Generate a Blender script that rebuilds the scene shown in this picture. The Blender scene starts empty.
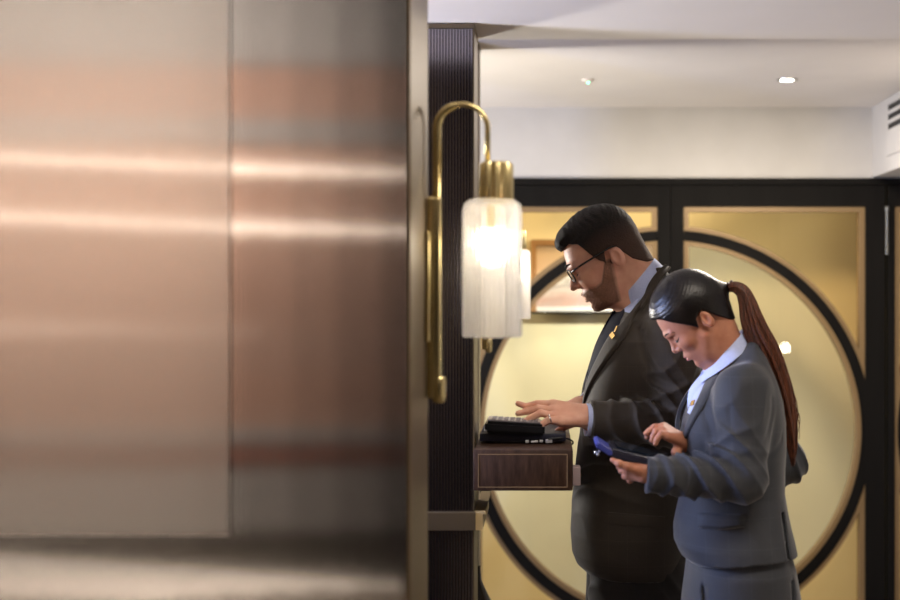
import bpy, bmesh, math, random
import numpy as np
from mathutils import Vector, Matrix
random.seed(4)
PI = math.pi
C = bpy.context.scene.collection
FPX, VX, VY, CH = 1200.0, 545.0, 300.0, 1.6     # focal length in px, vanishing point, camera height

def P(px, py, Y):
    """point of the place seen at (px, py) at distance Y"""
    return Vector(((px-VX)*Y/FPX, Y, CH-(py-VY)*Y/FPX))

# ------------------------------------------------------------------ materials
def mat(name, col, rough=0.5, metal=0.0, spec=0.5, **kw):
    m = bpy.data.materials.new(name); m.use_nodes = True
    b = m.node_tree.nodes['Principled BSDF']
    b.inputs['Base Color'].default_value = (*col, 1)
    b.inputs['Roughness'].default_value = rough
    b.inputs['Metallic'].default_value = metal
    b.inputs['Specular IOR Level'].default_value = spec
    for k, v in kw.items():
        b.inputs[k.replace('_', ' ')].default_value = v
    return m
def nodes(m):
    return m.node_tree.nodes, m.node_tree.links, m.node_tree.nodes['Principled BSDF']
def noise_color(m, c1, c2, scale, stretch=(1,1,1), detail=4, bump=0.0, lo=.3, hi=.7):
    n, l, b = nodes(m)
    tc = n.new('ShaderNodeTexCoord'); mp = n.new('ShaderNodeMapping'); mp.inputs['Scale'].default_value = stretch
    t = n.new('ShaderNodeTexNoise'); t.inputs['Scale'].default_value = scale; t.inputs['Detail'].default_value = detail
    r = n.new('ShaderNodeValToRGB')
    r.color_ramp.elements[0].position = lo; r.color_ramp.elements[0].color = (*c1, 1)
    r.color_ramp.elements[1].position = hi; r.color_ramp.elements[1].color = (*c2, 1)
    l.new(tc.outputs['Object'], mp.inputs[0]); l.new(mp.outputs[0], t.inputs[0])
    l.new(t.outputs[0], r.inputs[0]); l.new(r.outputs[0], b.inputs['Base Color'])
    if bump:
        bp = n.new('ShaderNodeBump'); bp.inputs['Strength'].default_value = 1; bp.inputs['Distance'].default_value = bump
        l.new(t.outputs[0], bp.inputs['Height']); l.new(bp.outputs[0], b.inputs['Normal'])
    return r
def emit(name, col, strength):
    m = bpy.data.materials.new(name); m.use_nodes = True
    n = m.node_tree.nodes; n.clear()
    e = n.new('ShaderNodeEmission'); e.inputs[0].default_value = (*col, 1); e.inputs[1].default_value = strength
    o = n.new('ShaderNodeOutputMaterial'); m.node_tree.links.new(e.outputs[0], o.inputs[0])
    return m
def glass_mat(name, col, refl=0.06, rough=0.02):
    """thin clear glass pane: transparent with a mirror sheen"""
    m = bpy.data.materials.new(name); m.use_nodes = True
    n = m.node_tree.nodes; l = m.node_tree.links; n.clear()
    t = n.new('ShaderNodeBsdfTransparent'); t.inputs[0].default_value = (*col, 1)
    g = n.new('ShaderNodeBsdfGlossy'); g.inputs['Roughness'].default_value = rough
    fr = n.new('ShaderNodeFresnel'); fr.inputs[0].default_value = 1.45
    ad = n.new('ShaderNodeMath'); ad.operation = 'ADD'; ad.inputs[1].default_value = refl; ad.use_clamp = True
    mx = n.new('ShaderNodeMixShader'); o = n.new('ShaderNodeOutputMaterial')
    l.new(fr.outputs[0], ad.inputs[0]); l.new(ad.outputs[0], mx.inputs[0])
    l.new(t.outputs[0], mx.inputs[1]); l.new(g.outputs[0], mx.inputs[2]); l.new(mx.outputs[0], o.inputs[0])
    return m

# ------------------------------------------------------------------ objects
ORG = {}
def thing(name, loc, label, cat, group=None):
    o = bpy.data.objects.new(name, None); C.objects.link(o)
    o.location = loc; o.empty_display_size = .05
    ORG[o] = Vector(loc); o['label'] = label; o['category'] = cat
    if group: o['group'] = group
    return o
def obj(name, me, m, parent=None, smooth=False, label=None, cat=None, kind=None, group=None):
    """me: a Mesh or a bmesh in world coordinates; linked as ONE mesh object"""
    if isinstance(me, bmesh.types.BMesh):
        bm = me; me = bpy.data.meshes.new(name)
        bmesh.ops.recalc_face_normals(bm, faces=bm.faces[:])
        bm.to_mesh(me); bm.free()
    me.name = name
    if parent is not None:
        g = ORG[parent]
        me.transform(Matrix.Translation(-g))
    o = bpy.data.objects.new(name, me); C.objects.link(o)
    if parent is None:       # origin at the thing's base centre
        co = np.empty(len(me.vertices)*3); me.vertices.foreach_get('co', co); co = co.reshape(-1, 3)
        g = Vector(((co[:,0].min()+co[:,0].max())/2, (co[:,1].min()+co[:,1].max())/2, co[:,2].min()))
        me.transform(Matrix.Translation(-g)); o.location = g; ORG[o] = g
    else:
        o.parent = parent; ORG[o] = ORG[parent]
    if m is not None: me.materials.append(m)
    if smooth:
        me.polygons.foreach_set('use_smooth', [True]*len(me.polygons))
        if smooth == 'auto':
            me.set_sharp_from_angle(angle=math.radians(38))
    if label: o['label'] = label
    if cat: o['category'] = cat
    if kind: o['kind'] = kind
    if group: o['group'] = group
    return o
def struct(name, me, m, parent=None, smooth=False):
    o = obj(name, me, m, parent, smooth)
    if parent is None: o['kind'] = 'structure'
    return o
def copy_tree(o, parent=None):
    c = o.copy(); C.objects.link(c)
    if parent is not None: c.parent = parent
    for ch in list(o.children): copy_tree(ch, c)
    return c

# ------------------------------------------------------------------ shapes
def box(x0, x1, y0, y1, z0, z1, bev=0.0, bm=None, seg=2):
    bm = bm or bmesh.new()
    r = bmesh.ops.create_cube(bm, size=1)
    for v in r['verts']:
        v.co = Vector((x0+(v.co.x+.5)*(x1-x0), y0+(v.co.y+.5)*(y1-y0), z0+(v.co.z+.5)*(z1-z0)))
    if bev:
        es = list({e for v in r['verts'] for e in v.link_edges})
        bmesh.ops.bevel(bm, geom=es, offset=bev, segments=seg, affect='EDGES', profile=.5)
    return bm
def prism(pts, y0, y1, bm=None):
    """polygon of (x, z) points pushed from y0 to y1"""
    bm = bm or bmesh.new()
    a = [bm.verts.new((x, y0, z)) for x, z in pts]; b = [bm.verts.new((x, y1, z)) for x, z in pts]
    n = len(pts)
    bm.faces.new(a); bm.faces.new(b[::-1])
    for i in range(n): bm.faces.new((a[i], b[i], b[(i+1) % n], a[(i+1) % n]))
    return bm
def ring_sector(cx, cz, r0, r1, a0, a1, y0, y1, n=48, bm=None):
    bm = bm or bmesh.new()
    rows = []
    for i in range(n+1):
        a = a0+(a1-a0)*i/n; c, s = math.cos(a), math.sin(a)
        rows.append([bm.verts.new((cx+r*c, y, cz+r*s)) for r, y in ((r0,y0),(r1,y0),(r1,y1),(r0,y1))])
    for i in range(n):
        for k in range(4):
            bm.faces.new((rows[i][k], rows[i][(k+1)%4], rows[i+1][(k+1)%4], rows[i+1][k]))
    bm.faces.new(rows[0][::-1]); bm.faces.new(rows[-1])
    return bm
def lathe(prof, c, n=32, bm=None, axis='Z', flute=None):
    """prof: (radius, height) list turned round the axis through c; flute=(count, depth)"""
    bm = bm or bmesh.new(); c = Vector(c); rows = []
    for r, h in prof:
        row = []
        for i in range(n):
            a = 2*PI*i/n
            rr = r*(1+(flute[1]*math.cos(a*flute[0]) if flute else 0))
            x, y = rr*math.cos(a), rr*math.sin(a)
            p = {'Z': (x, y, h), 'X': (h, x, y), 'Y': (x, h, y)}[axis]
            row.append(bm.verts.new(c+Vector(p)))
        rows.append(row)
    for a, b in zip(rows, rows[1:]):
        for i in range(n): bm.faces.new((a[i], a[(i+1)%n], b[(i+1)%n], b[i]))
    if prof[0][0] > 1e-5: bm.faces.new(rows[0][::-1])
    if prof[-1][0] > 1e-5: bm.faces.new(rows[-1])
    bmesh.ops.remove_doubles(bm, verts=bm.verts[:], dist=1e-6)
    return bm
def spline(pts, n=8):
    pts = [Vector(p) for p in pts]; out = []
    Q = [2*pts[0]-pts[1]]+pts+[2*pts[-1]-pts[-2]]
    for i in range(1, len(Q)-2):
        a, b, c, d = Q[i-1], Q[i], Q[i+1], Q[i+2]
        for k in range(n):
            t = k/n
            out.append(.5*((2*b)+(c-a)*t+(2*a-5*b+4*c-d)*t*t+(-a+3*b-3*c+d)*t**3))
    out.append(pts[-1]); return out
def tube(pts, r, n=12, bm=None, flat=None):
    """tube through pts; r a number or a list; flat=(a, b) scales the section"""
    bm = bm or bmesh.new(); pts = [Vector(p) for p in pts]; N = len(pts)
    R = r if isinstance(r, (list, tuple)) else [r]*N
    if len(R) != N: R = list(np.interp(np.linspace(0, 1, N), np.linspace(0, 1, len(R)), R))
    rows = []; up = None
    for i, p in enumerate(pts):
        t = (pts[min(i+1, N-1)]-pts[max(i-1, 0)]).normalized()
        if up is None:
            up = Vector((0, 1, 0)) if abs(t.y) < .9 else Vector((0, 0, 1))
        u = (up-t*up.dot(t)).normalized(); v = t.cross(u); up = u
        fa, fb = flat or (1, 1)
        rows.append([bm.verts.new(p+(u*math.cos(2*PI*k/n)*fa+v*math.sin(2*PI*k/n)*fb)*R[i]) for k in range(n)])
    for a, b in zip(rows, rows[1:]):
        for k in range(n): bm.faces.new((a[k], a[(k+1)%n], b[(k+1)%n], b[k]))
    bm.faces.new(rows[0][::-1]); bm.faces.new(rows[-1])
    return bm
def ribs(x0, x1, y, z0, z1, pitch, rise=.00010, groove=.0022, depth=.02):
    """vertically reeded slab: slightly arched reeds with a narrow groove between, front at y"""
    n = max(1, round((x1-x0)/pitch)); pitch = (x1-x0)/n; prof = []
    for i in range(n):
        a = x0+i*pitch; gw = pitch*.13
        prof.append((a, y+groove))
        for k in range(7):
            t = k/6; prof.append((a+gw+(pitch-2*gw)*t, y+rise*(2*t-1)**2))
        prof.append((a+pitch, y+groove))
    pr = [prof[0]]
    for q in prof[1:]:
        if abs(q[0]-pr[-1][0]) > 1e-7: pr.append(q)
    bm = bmesh.new()
    lo = [bm.verts.new((x, yy, z0)) for x, yy in pr]; hi = [bm.verts.new((x, yy, z1)) for x, yy in pr]
    for i in range(len(pr)-1): bm.faces.new((lo[i], lo[i+1], hi[i+1], hi[i]))
    bl = [bm.verts.new((x, y+depth, z)) for x, z in ((x0, z0), (x1, z0), (x1, z1), (x0, z1))]
    bm.faces.new(bl[::-1])
    bm.faces.new([bl[0]]+[bl[1]]+lo[::-1]); bm.faces.new([bl[3], bl[2]][::-1]+hi)
    bm.faces.new((bl[0], lo[0], hi[0], bl[3])); bm.faces.new((bl[1], bl[2], hi[-1], lo[-1]))
    return bm

# ------------------------------------------------------------------ distance fields -> one smooth continuous mesh
def smin(a, b, k):
    h = np.clip(.5+.5*(b-a)/k, 0, 1)
    return b+(a-b)*h-k*h*(1-h)
def smax(a, b, k): return -smin(-a, -b, k)
def ell(p, c, r):
    q = p-np.array(c, dtype=np.float32); r = np.array(r, dtype=np.float32)
    k0 = np.sqrt(((q/r)**2).sum(1)); k1 = np.sqrt(((q/r**2)**2).sum(1))+1e-9
    return k0*(k0-1)/k1
def cap(p, a, b, ra, rb):
    a = np.array(a, dtype=np.float32); b = np.array(b, dtype=np.float32); ab = b-a
    h = np.clip(((p-a)@ab)/(ab@ab+1e-12), 0, 1)
    return np.sqrt(((p-a-h[:,None]*ab)**2).sum(1))-(ra+(rb-ra)*h)
def chain(p, pts, rad, k=.004):
    d = None
    for i in range(len(pts)-1):
        e = cap(p, pts[i], pts[i+1], rad[i], rad[i+1])
        d = e if d is None else smin(d, e, k)
    return d
def loft(p, z, cx, a, cy, b, ex=2.3):
    """upright body: rows of superellipses (z rising), centre (cx, cy), half sizes a, b"""
    Z = p[:,2]
    X, A, Y, B = (np.interp(Z, z, v) for v in (cx, a, cy, b))
    q = (np.abs((p[:,0]-X)/A)**ex+np.abs((p[:,1]-Y)/B)**ex)**(1/ex)
    d = (q-1)*np.minimum(A, B)*.9
    return np.maximum(d, np.maximum(z[0]-Z, Z-z[-1]))
def sdf_mesh(f, lo, hi, h, newton=1):
    Bk = 8; lo = np.array(lo, float); hi = np.array(hi, float)
    n = (np.ceil((hi-lo)/h/Bk).astype(int)+1); N = n*Bk
    F = lambda q: np.asarray(f(q.astype(np.float32)), dtype=np.float32)
    bi = np.stack(np.meshgrid(*[np.arange(k) for k in n], indexing='ij'), -1).reshape(-1, 3)
    cen = lo+(bi*Bk+(Bk-1)/2)*h
    d = F(cen); act = np.abs(d) < Bk*h*1.5+.012
    V = np.ones(N, dtype=np.float32)
    Vb = V.reshape(n[0], Bk, n[1], Bk, n[2], Bk)
    for b in bi[(~act) & (d < 0)]: Vb[b[0], :, b[1], :, b[2], :] = -1
    off = np.stack(np.meshgrid(*[np.arange(Bk)]*3, indexing='ij'), -1).reshape(-1, 3)
    A = bi[act]
    for s in range(0, len(A), 400):
        blk = A[s:s+400]
        pts = lo+((blk[:,None,:]*Bk+off[None]).reshape(-1, 3))*h
        v = F(pts).reshape(-1, Bk, Bk, Bk)
        for b, w in zip(blk, v): Vb[b[0], :, b[1], :, b[2], :] = w
    V = Vb.reshape(N)
    ins = V < 0
    cnt = np.zeros(np.array(N)-1, dtype=np.int8)
    for i in (0,1):
        for j in (0,1):
            for k in (0,1):
                cnt += ins[i:N[0]-1+i, j:N[1]-1+j, k:N[2]-1+k]
    cells = np.argwhere((cnt > 0) & (cnt < 8))
    idx = -np.ones(cnt.shape, dtype=np.int32); idx[tuple(cells.T)] = np.arange(len(cells))
    acc = np.zeros((len(cells), 3)); num = np.zeros(len(cells))
    cor = [(i,j,k) for i in (0,1) for j in (0,1) for k in (0,1)]
    for a in cor:
        for ax in range(3):
            if a[ax]: continue
            b = list(a); b[ax] = 1
            va = V[tuple((cells+a).T)]; vb = V[tuple((cells+b).T)]
            m = (va < 0) != (vb < 0)
            t = np.where(m, va/(va-vb+1e-20), 0)
            pt = np.array(a)+np.outer(t, np.array(b)-np.array(a))
            acc += pt*m[:,None]; num += m
    vert = lo+(cells+acc/num[:,None])*h
    for _ in range(newton):
        e = h*.5; d0 = F(vert)
        g = np.stack([F(vert+np.eye(3)[i]*e)-F(vert-np.eye(3)[i]*e) for i in range(3)], 1)/(2*e)
        st = -d0[:,None]*g/(np.sum(g*g, 1)[:,None]+.05)
        ln = np.linalg.norm(st, axis=1)[:,None]; vert += st*np.minimum(1, h*.6/(ln+1e-9))
    faces = []
    for ax in range(3):
        u, w = [(1,2),(2,0),(0,1)][ax]
        s0 = [slice(1, None)]*3; s1 = [slice(1, None)]*3
        s0[ax] = slice(0, N[ax]-1); s1[ax] = slice(1, N[ax])
        for q in (u, w): s0[q] = s1[q] = slice(1, N[q]-1)
        A0 = ins[tuple(s0)]; A1 = ins[tuple(s1)]
        e = np.argwhere(A0 != A1); flip = A0[tuple(e.T)]
        base = e.copy(); base[:,u] += 1; base[:,w] += 1
        def cid(du, dw):
            c = base.copy(); c[:,u] -= du; c[:,w] -= dw
            return idx[tuple(c.T)]
        q = np.stack([cid(1,1), cid(0,1), cid(0,0), cid(1,0)], 1)
        q[~flip] = q[~flip][:, ::-1]
        faces.append(q)
    fc = np.concatenate(faces)
    fc = fc[(fc >= 0).all(1)]
    return vert, fc
def np_mesh(name, parts):
    """parts: list of (verts, faces) -> one Mesh"""
    vs = []; fs = []; o = 0
    for v, f in parts: vs.append(v); fs.append(f+o); o += len(v)
    V = np.concatenate(vs); F = np.concatenate(fs)
    me = bpy.data.meshes.new(name)
    me.vertices.add(len(V)); me.vertices.foreach_set('co', V.astype(np.float32).ravel())
    me.loops.add(len(F)*4); me.loops.foreach_set('vertex_index', F.astype(np.int32).ravel())
    me.polygons.add(len(F)); me.polygons.foreach_set('loop_start', np.arange(len(F), dtype=np.int32)*4)
    me.update(calc_edges=True); me.validate()
    return me
# ================================================================== MATERIALS OF THE ROOM
lin = lambda r, g, b: tuple(((c/255+.055)/1.055)**2.4 if c > 10 else c/255/12.92 for c in (r, g, b))
M = {}
M['reed'] = mat('reeded_metal', (.42,.39,.39), .07, 1.0)
M['reed_dark'] = mat('dark_reeded_metal', (.26,.24,.27), .17, 1.0)
M['ceil'] = mat('ceiling_paint', lin(226,220,214), .85); noise_color(M['ceil'], lin(222,216,210), lin(229,223,217), 2.5)
M['plaster'] = mat('wall_paint', lin(190,186,180), .85); noise_color(M['plaster'], lin(187,183,177), lin(194,190,184), 6, bump=.0004)
M['black'] = mat('black_lacquered_wood', lin(17,15,13), .7, spec=.1); noise_color(M['black'], lin(15,13,11), lin(20,18,16), 30, (1,1,.06))
M['bead'] = mat('bronze_bead', lin(134,110,76), .45, .3)
M['taupe'] = mat('bronze_sheet', lin(106,92,72), .42, .5)
M['brass'] = mat('brushed_brass', lin(208,192,142), .26, 1.0)
M['floor'] = mat('stone_floor', lin(120,108,92), .35); noise_color(M['floor'], lin(110,98,82), lin(136,122,104), 3, bump=.0003)
M['cream'] = mat('cream_wall', lin(236,224,190), .8); noise_color(M['cream'], lin(232,223,182), lin(236,229,190), 1.2)
M['wood'] = mat('dark_veneer', lin(60,42,32), .5, spec=.3); noise_color(M['wood'], lin(44,29,21), lin(76,54,42), 60, (2.2,2.2,.35), 6, .0002)
M['inlay'] = mat('light_inlay', lin(150,125,95), .4)
M['ledge'] = mat('champagne_metal', lin(196,172,128), .55)
M['dark'] = mat('charcoal_wall', lin(20,20,26), .7)
M['pink'] = mat('terracotta_plaster', lin(206,170,148), .8); noise_color(M['pink'], lin(202,160,136), lin(210,178,158), 2)
M['rust'] = mat('rust_rail', lin(168,112,92), .6)
M['pale'] = mat('pale_dado', lin(186,184,178), .7)
M['olive'] = mat('olive_base', lin(84,78,68), .6)
M['gclear'] = glass_mat('clear_pane', (.97,.96,.93), .03)
M['gamber'] = glass_mat('amber_pane', lin(250,230,196), .03)

def light(name, kind, loc, energy, col=(1,1,1), size=.2, rot=None, **kw):
    d = bpy.data.lights.new(name, kind); d.energy = energy; d.color = col
    if kind == 'AREA':
        d.shape = 'RECTANGLE'; d.size = size if not isinstance(size, tuple) else size[0]
        d.size_y = d.size if not isinstance(size, tuple) else size[1]
    elif kind in ('POINT', 'SPOT'): d.shadow_soft_size = size
    for k, v in kw.items(): setattr(d, k, v)
    o = bpy.data.objects.new(name, d); C.objects.link(o); o.location = loc
    if rot is not None: o.rotation_euler = rot
    return o
def aim(o, t):
    o.rotation_euler = (Vector(t)-o.location).to_track_quat('-Z', 'Y').to_euler()

# ================================================================== ROOM SHELL
XL, XR = -5.2, 2.7
struct('floor', box(XL, XR, -3.2, 7.0, -.1, 0), M['floor'])
YD, SD = 5.4, FPX/5.4
zy = lambda py: CH-(py-VY)/SD            # heights and widths on the door wall
xx = lambda px: (px-VX)/SD
ZC = zy(108)
ce = struct('ceiling', box(-2.3, XR, 2.9, YD+.1, ZC, ZC+.1), M['ceil'])
struct('ceiling', box(XL, XR, -3.2, 2.3, 3.6, 3.7), M['ceil'])
struct('trim_1', box(XL, XR, 2.3, 2.9, 2.23, 3.7), M['ceil'])                       # dropped soffit over the pillar
struct('wall_right', box(XR, XR+.1, -3.2, 7.0, 0, 3.7), M['plaster'])
struct('wall_left', box(-2.4, -2.3, 2.12, 7.0, 0, 3.7), M['plaster'])
struct('wall_left', box(XL-.1, XL, -3.2, 2.12, 0, 3.7), M['plaster'])
# bulkhead above the doors
struct('wall_back', box(-2.3, XR, YD-.02, YD+.1, zy(180), ZC+.1), M['plaster'])
# rear wall of the lounge, the one the reeded metal mirrors
YR = -3.0
XD = -1.28
struct('wall_rear', box(XD, XR, YR-.1, YR, 0, 3.6), M['dark'])
struct('wall_rear', box(XL, XD, YR-.1, YR, 0, 3.6), M['pink'])
struct('trim_2', box(XL, XD, YR, YR+.03, .31, .67), M['pale'])
struct('trim_3', box(XL, XD, YR, YR+.045, .69, .78), M['rust'])
struct('trim_4', box(XL, XD, YR, YR+.04, .80, .89), M['pale'])
struct('trim_5', box(XL, XD, YR, YR+.03, 2.91, 3.6), M['pale'])
struct('trim_6', box(XL, XD, YR, YR+.03, 2.475, 2.61), M['pale'])
struct('baseboard_rear', box(XL, XD, YR, YR+.03, 0, .31), M['olive'])

# foreground wall block with reeded metal face and bronze end
XB, YB0, YB1 = -.205, 1.82, 2.10
wl = struct('wall_front', box(XL, XB, YB0+.02, YB1, 0, 3.6), M['taupe'])
struct('reeded_panel', ribs(XL, XB-.003, YB0, 0, 3.6, .0071), M['reed'], wl)
struct('edge_trim', box(XB-.003, XB+.001, YB0-.001, YB0+.02, 0, 3.6), M['taupe'], wl)
# flat tinted glass sheet fixed on the reeded face
XG = (229-VX)*1.81/FPX; ZG = CH-(536-VY)*1.81/FPX
gm = glass_mat('flat_sheet_glass', (.985,.985,.985), .12, .28)
gs = obj('glass_sheet', box(-3.2, XG, 1.808, 1.814, ZG, 2.9, .001), gm, None, False,
    'tall pale glass sheet fixed flat on the left part of the reeded metal wall', 'glass panel')

# ================================================================== PILLARS
def pillar(x0, x1, y0, y1, z1, label):
    t = thing('pillar', ((x0+x1)/2, (y0+y1)/2, 0), label, 'pillar')
    obj('core', box(x0, x1-.001, y0+.018, y1, 0, z1-.002), M['taupe'], t)
    obj('reeded_cladding', ribs(x0, x1-.003, y0, 0, z1-.013, .0068), M['reed_dark'], t)
    obj('corner_strip', box(x1-.003, x1, y0-.001, y0+.02, 0, z1-.013), M['taupe'], t)
    obj('top_trim', box(x0, x1+.001, y0-.004, y1, z1-.012, z1-.002), M['taupe'], t)
    return t
X1 = -.161
p1 = pillar(-.75, X1, 2.73, 2.89, 2.23, 'dark reeded metal pillar behind the brass lamp, carrying the small wooden desk')
# ledge that wraps the pillar
zt, zb = CH-212*2.72/FPX, CH-230*2.72/FPX
obj('ledge', box(-.75, X1+.004, 2.712, 2.73, zb, zt, .0015), M['taupe'], p1)
bm = box(X1+.001, X1+.020, 2.716, 3.02, zb, zt-.0042); box(X1+.0005, X1+.026, 2.716, 3.02, zt-.004, zt, 0, bm)
obj('side_ledge', bm, M['ledge'], p1, label='brass ledge along the side of the pillar')
pillar(-.75, -.222, 4.02, 4.14, ZC, 'second reeded pillar further back, mostly hidden behind the first')

# ================================================================== GLASS DOORS WITH THE ROUND FRAMES
CX, CZ, RO = xx(670), zy(430.5), 200/SD
ZT, ZB = zy(207), 2*zy(430.5)-zy(207)     # opening of a leaf
DT = zy(186)
BW, BD = 10/SD, 4.6/SD                  # black band, bronze bead
def leaf(name, xa, xb, ga, gb, cx, y0=YD-.03, y1=YD+.03):
    """a leaf from xa to xb whose glazed opening is ga..gb, carrying the half of the circle round cx"""
    bm = box(xa, ga, y0, y1, .01, DT); box(gb, xb, y0, y1, .01, DT, bm=bm)
    box(ga, gb, y0, y1, ZT, DT, bm=bm); box(ga, gb, y0, y1, .01, ZB, bm=bm)
    L = struct(name, bm, M['black']); L['kind'] = 'structure'
    def arc(r0, r1):
        # arc angles clipped to the opening
        res = []
        N = 2880
        run = []
        for i in range(N+1):
            a = 2*PI*i/N
            x = cx+r0*math.cos(a); z = CZ+r0*math.sin(a)
            ok = ga-.001 <= x <= gb+.001 and ZB-.004 <= z <= ZT+.004
            if ok: run.append(a)
            elif run: res.append(run); run = []
        if run: res.append(run)
        if len(res) > 1 and res[0][0] == 0 and abs(res[-1][-1]-2*PI) < 1e-6:
            res[0] = [a-2*PI for a in res[-1][:-1]]+res[0]; res.pop()
        return [(r[0], r[-1]) for r in res if len(r) > 2]
    def arcs(r0, r1, yy0, yy1):
        b = bmesh.new()
        for a0, a1 in arc(r0, r1): ring_sector(cx, CZ, r0, r1, a0, a1, yy0, yy1, 90, b)
        return b
    obj('round_band', arcs(RO-BW, RO, y0+.002, y1-.002), M['black'], L)
    b = arcs(RO-BW-BD, RO-BW, y0+.006, y1-.006)
    for a0, a1 in arc(RO, RO+BD): ring_sector(cx, CZ, RO, RO+BD, a0, a1, y0+.006, y1-.006, 90, b)
    obj('bronze_bead', b, M['bead'], L)
    q = BD*1.15; b = box(ga, gb, y0+.008, y1-.008, ZT-q, ZT); box(ga, gb, y0+.008, y1-.008, ZB, ZB+q, bm=b)
    box(ga, ga+q, y0+.008, y1-.008, ZB+q, ZT-q, bm=b); box(gb-q, gb, y0+.008, y1-.008, ZB+q, ZT-q, bm=b)
    obj('edge_bead', b, M['bead'], L)
    # panes: the round one clear, the corners amber
    def pane(inside):
        b = bmesh.new(); n = 64; zs = []
        top = []; R = RO-BW/2
        xs = [ga+(gb-ga)*i/n for i in range(n+1)]
        for i in range(n):
            xa_, xb_ = xs[i], xs[i+1]
            ha = math.sqrt(max(0, R*R-(xa_-cx)**2)); hb = math.sqrt(max(0, R*R-(xb_-cx)**2))
            if inside:
                if ha+hb < 1e-4: continue
                pts = [(xa_, CZ-ha), (xb_, CZ-hb), (xb_, CZ+hb), (xa_, CZ+ha)]
                pts = [(x, min(ZT, max(ZB, z))) for x, z in pts]
                b.faces.new([b.verts.new((x, YD, z)) for x, z in pts])
            else:
                for s in (1, -1):
                    zz = ZT if s > 0 else ZB
                    za, zb_ = CZ+s*ha, CZ+s*hb
                    if (zz-za)*s <= 0 and (zz-zb_)*s <= 0: continue
                    b.faces.new([b.verts.new((x, YD, z)) for x, z in ((xa_, za), (xb_, zb_), (xb_, zz), (xa_, zz))])
        bmesh.ops.remove_doubles(b, verts=b.verts[:], dist=1e-5)
        return b
    obj('round_pane', pane(True), M['gclear'], L); obj('corner_pane', pane(False), M['gamber'], L)
    return L
d1 = leaf('door_1', xx(670)+.0015, xx(883), xx(683), xx(863.5), CX)
d2 = leaf('door_2', xx(457), xx(670)-.0015, xx(476.5), xx(657), CX)
d3 = leaf('door_3', xx(886), xx(1098), xx(893), xx(1085), xx(1096))
d4 = leaf('door_4', xx(242), xx(454), xx(255), xx(447), xx(242))
bm = lathe([(.007, 0), (.007, .20)], (xx(884.5), YD-.04, zy(255)), 12)
lathe([(.011, .2), (.011, .212), (.006, .218)], (xx(884.5), YD-.04, zy(255)), 12, bm)
obj('hinge', bm, mat('steel_hinge', lin(130,128,118), .3, .9), d1, 'auto')
struct('trim_7', box(-2.3, XR, YD-.04, YD+.05, DT+.003, zy(179)), M['black'])
# duct box under the ceiling on the right, with its vent
XV = xx(871)
struct('trim_8', box(XV, XR, 3.0, YD-.02, zy(178), ZC), M['plaster'])
vt = thing('vent_grille', (XV, 4.75, zy(120)), 'white ceiling-height air vent with dark slots on the side of the duct box', 'vent')
obj('frame', box(XV-.006, XV, 4.3, 5.14, 2.215, 2.455, .002), M['plaster'], vt)
sl = mat('vent_slot_black', (.01,.01,.01), .6)
for k in range(3):
    z = CH+(VY-(109+9.4*k))*5.13/FPX
    obj('slat', box(XV-.0085, XV-.005, 4.34, 5.10, z-.011, z+.011), sl, vt)

# room beyond the doors
YW = 6.1; SW = FPX/YW
struct('wall_beyond', box(-2.4, XR, YW, YW+.1, 0, 3.0), M['cream'])
struct('ceiling', box(-2.4, XR, YD+.1, YW+.1, 2.75, 2.85), M['ceil'])

# framed picture hanging beyond the doors
xw = lambda px: (px-VX)/SW; zw = lambda py: CH-(py-VY)/SW
pa, pb, pt, pbm = xw(531), xw(664), zw(240), zw(313.5)
pic = thing('framed_picture', ((pa+pb)/2, YW, pbm), 'pale framed landscape print hanging on the cream wall beyond the glass doors', 'picture')
fw = .028
bm = box(pa, pa+fw, YW-.05, YW-.001, pbm, pt); box(pb-fw, pb, YW-.05, YW-.001, pbm, pt, bm=bm); box(pa+fw, pb-fw, YW-.05, YW-.001, pt-fw, pt, bm=bm)
obj('frame', bm, mat('orange_wood', lin(156,118,74), .5), pic)
bm = box(pa+.0, pb, YW-.052, YW-.002, pbm, pbm+.010); obj('bottom_edge', bm, M['black'], pic, label='dark lower edge of the frame')
bm = box(pa+fw, pb-fw, YW-.046, YW-.002, pbm+.011, pbm+.034); obj('mount', bm, mat('white_mount', lin(225,222,214), .7), pic)
pm = mat('print', (1,1,1), .6)
n, l, b = nodes(pm)
tc = n.new('ShaderNodeTexCoord'); sp = n.new('ShaderNodeSeparateXYZ'); rp = n.new('ShaderNodeValToRGB'); nz = n.new('ShaderNodeTexNoise')
nz.inputs['Scale'].default_value = 7; nz.inputs['Detail'].default_value = 5
l.new(tc.outputs['Generated'], sp.inputs[0]); l.new(tc.outputs['Generated'], nz.inputs[0])
ma = n.new('ShaderNodeMath'); ma.operation = 'MULTIPLY_ADD'; ma.inputs[1].default_value = .35
l.new(nz.outputs[0], ma.inputs[0]); l.new(sp.outputs[2], ma.inputs[2]); l.new(ma.outputs[0], rp.inputs[0]); l.new(rp.outputs[0], b.inputs['Base Color'])
cr = rp.color_ramp; cr.elements[0].position = .15; cr.elements[0].color = (*lin(176,158,148), 1); cr.elements[1].position = 1; cr.elements[1].color = (*lin(196,172,142), 1)
for ps, c in ((.3, (184,152,138)), (.42, (194,180,166)), (.55, (150,144,136)), (.62, (206,196,178)), (.8, (200,176,152))):
    e = cr.elements.new(ps); e.color = (*lin(*c), 1)
obj('print', box(pa+fw, pb-fw, YW-.03, YW-.002, pbm+.034, pt-fw), pm, pic)

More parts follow.
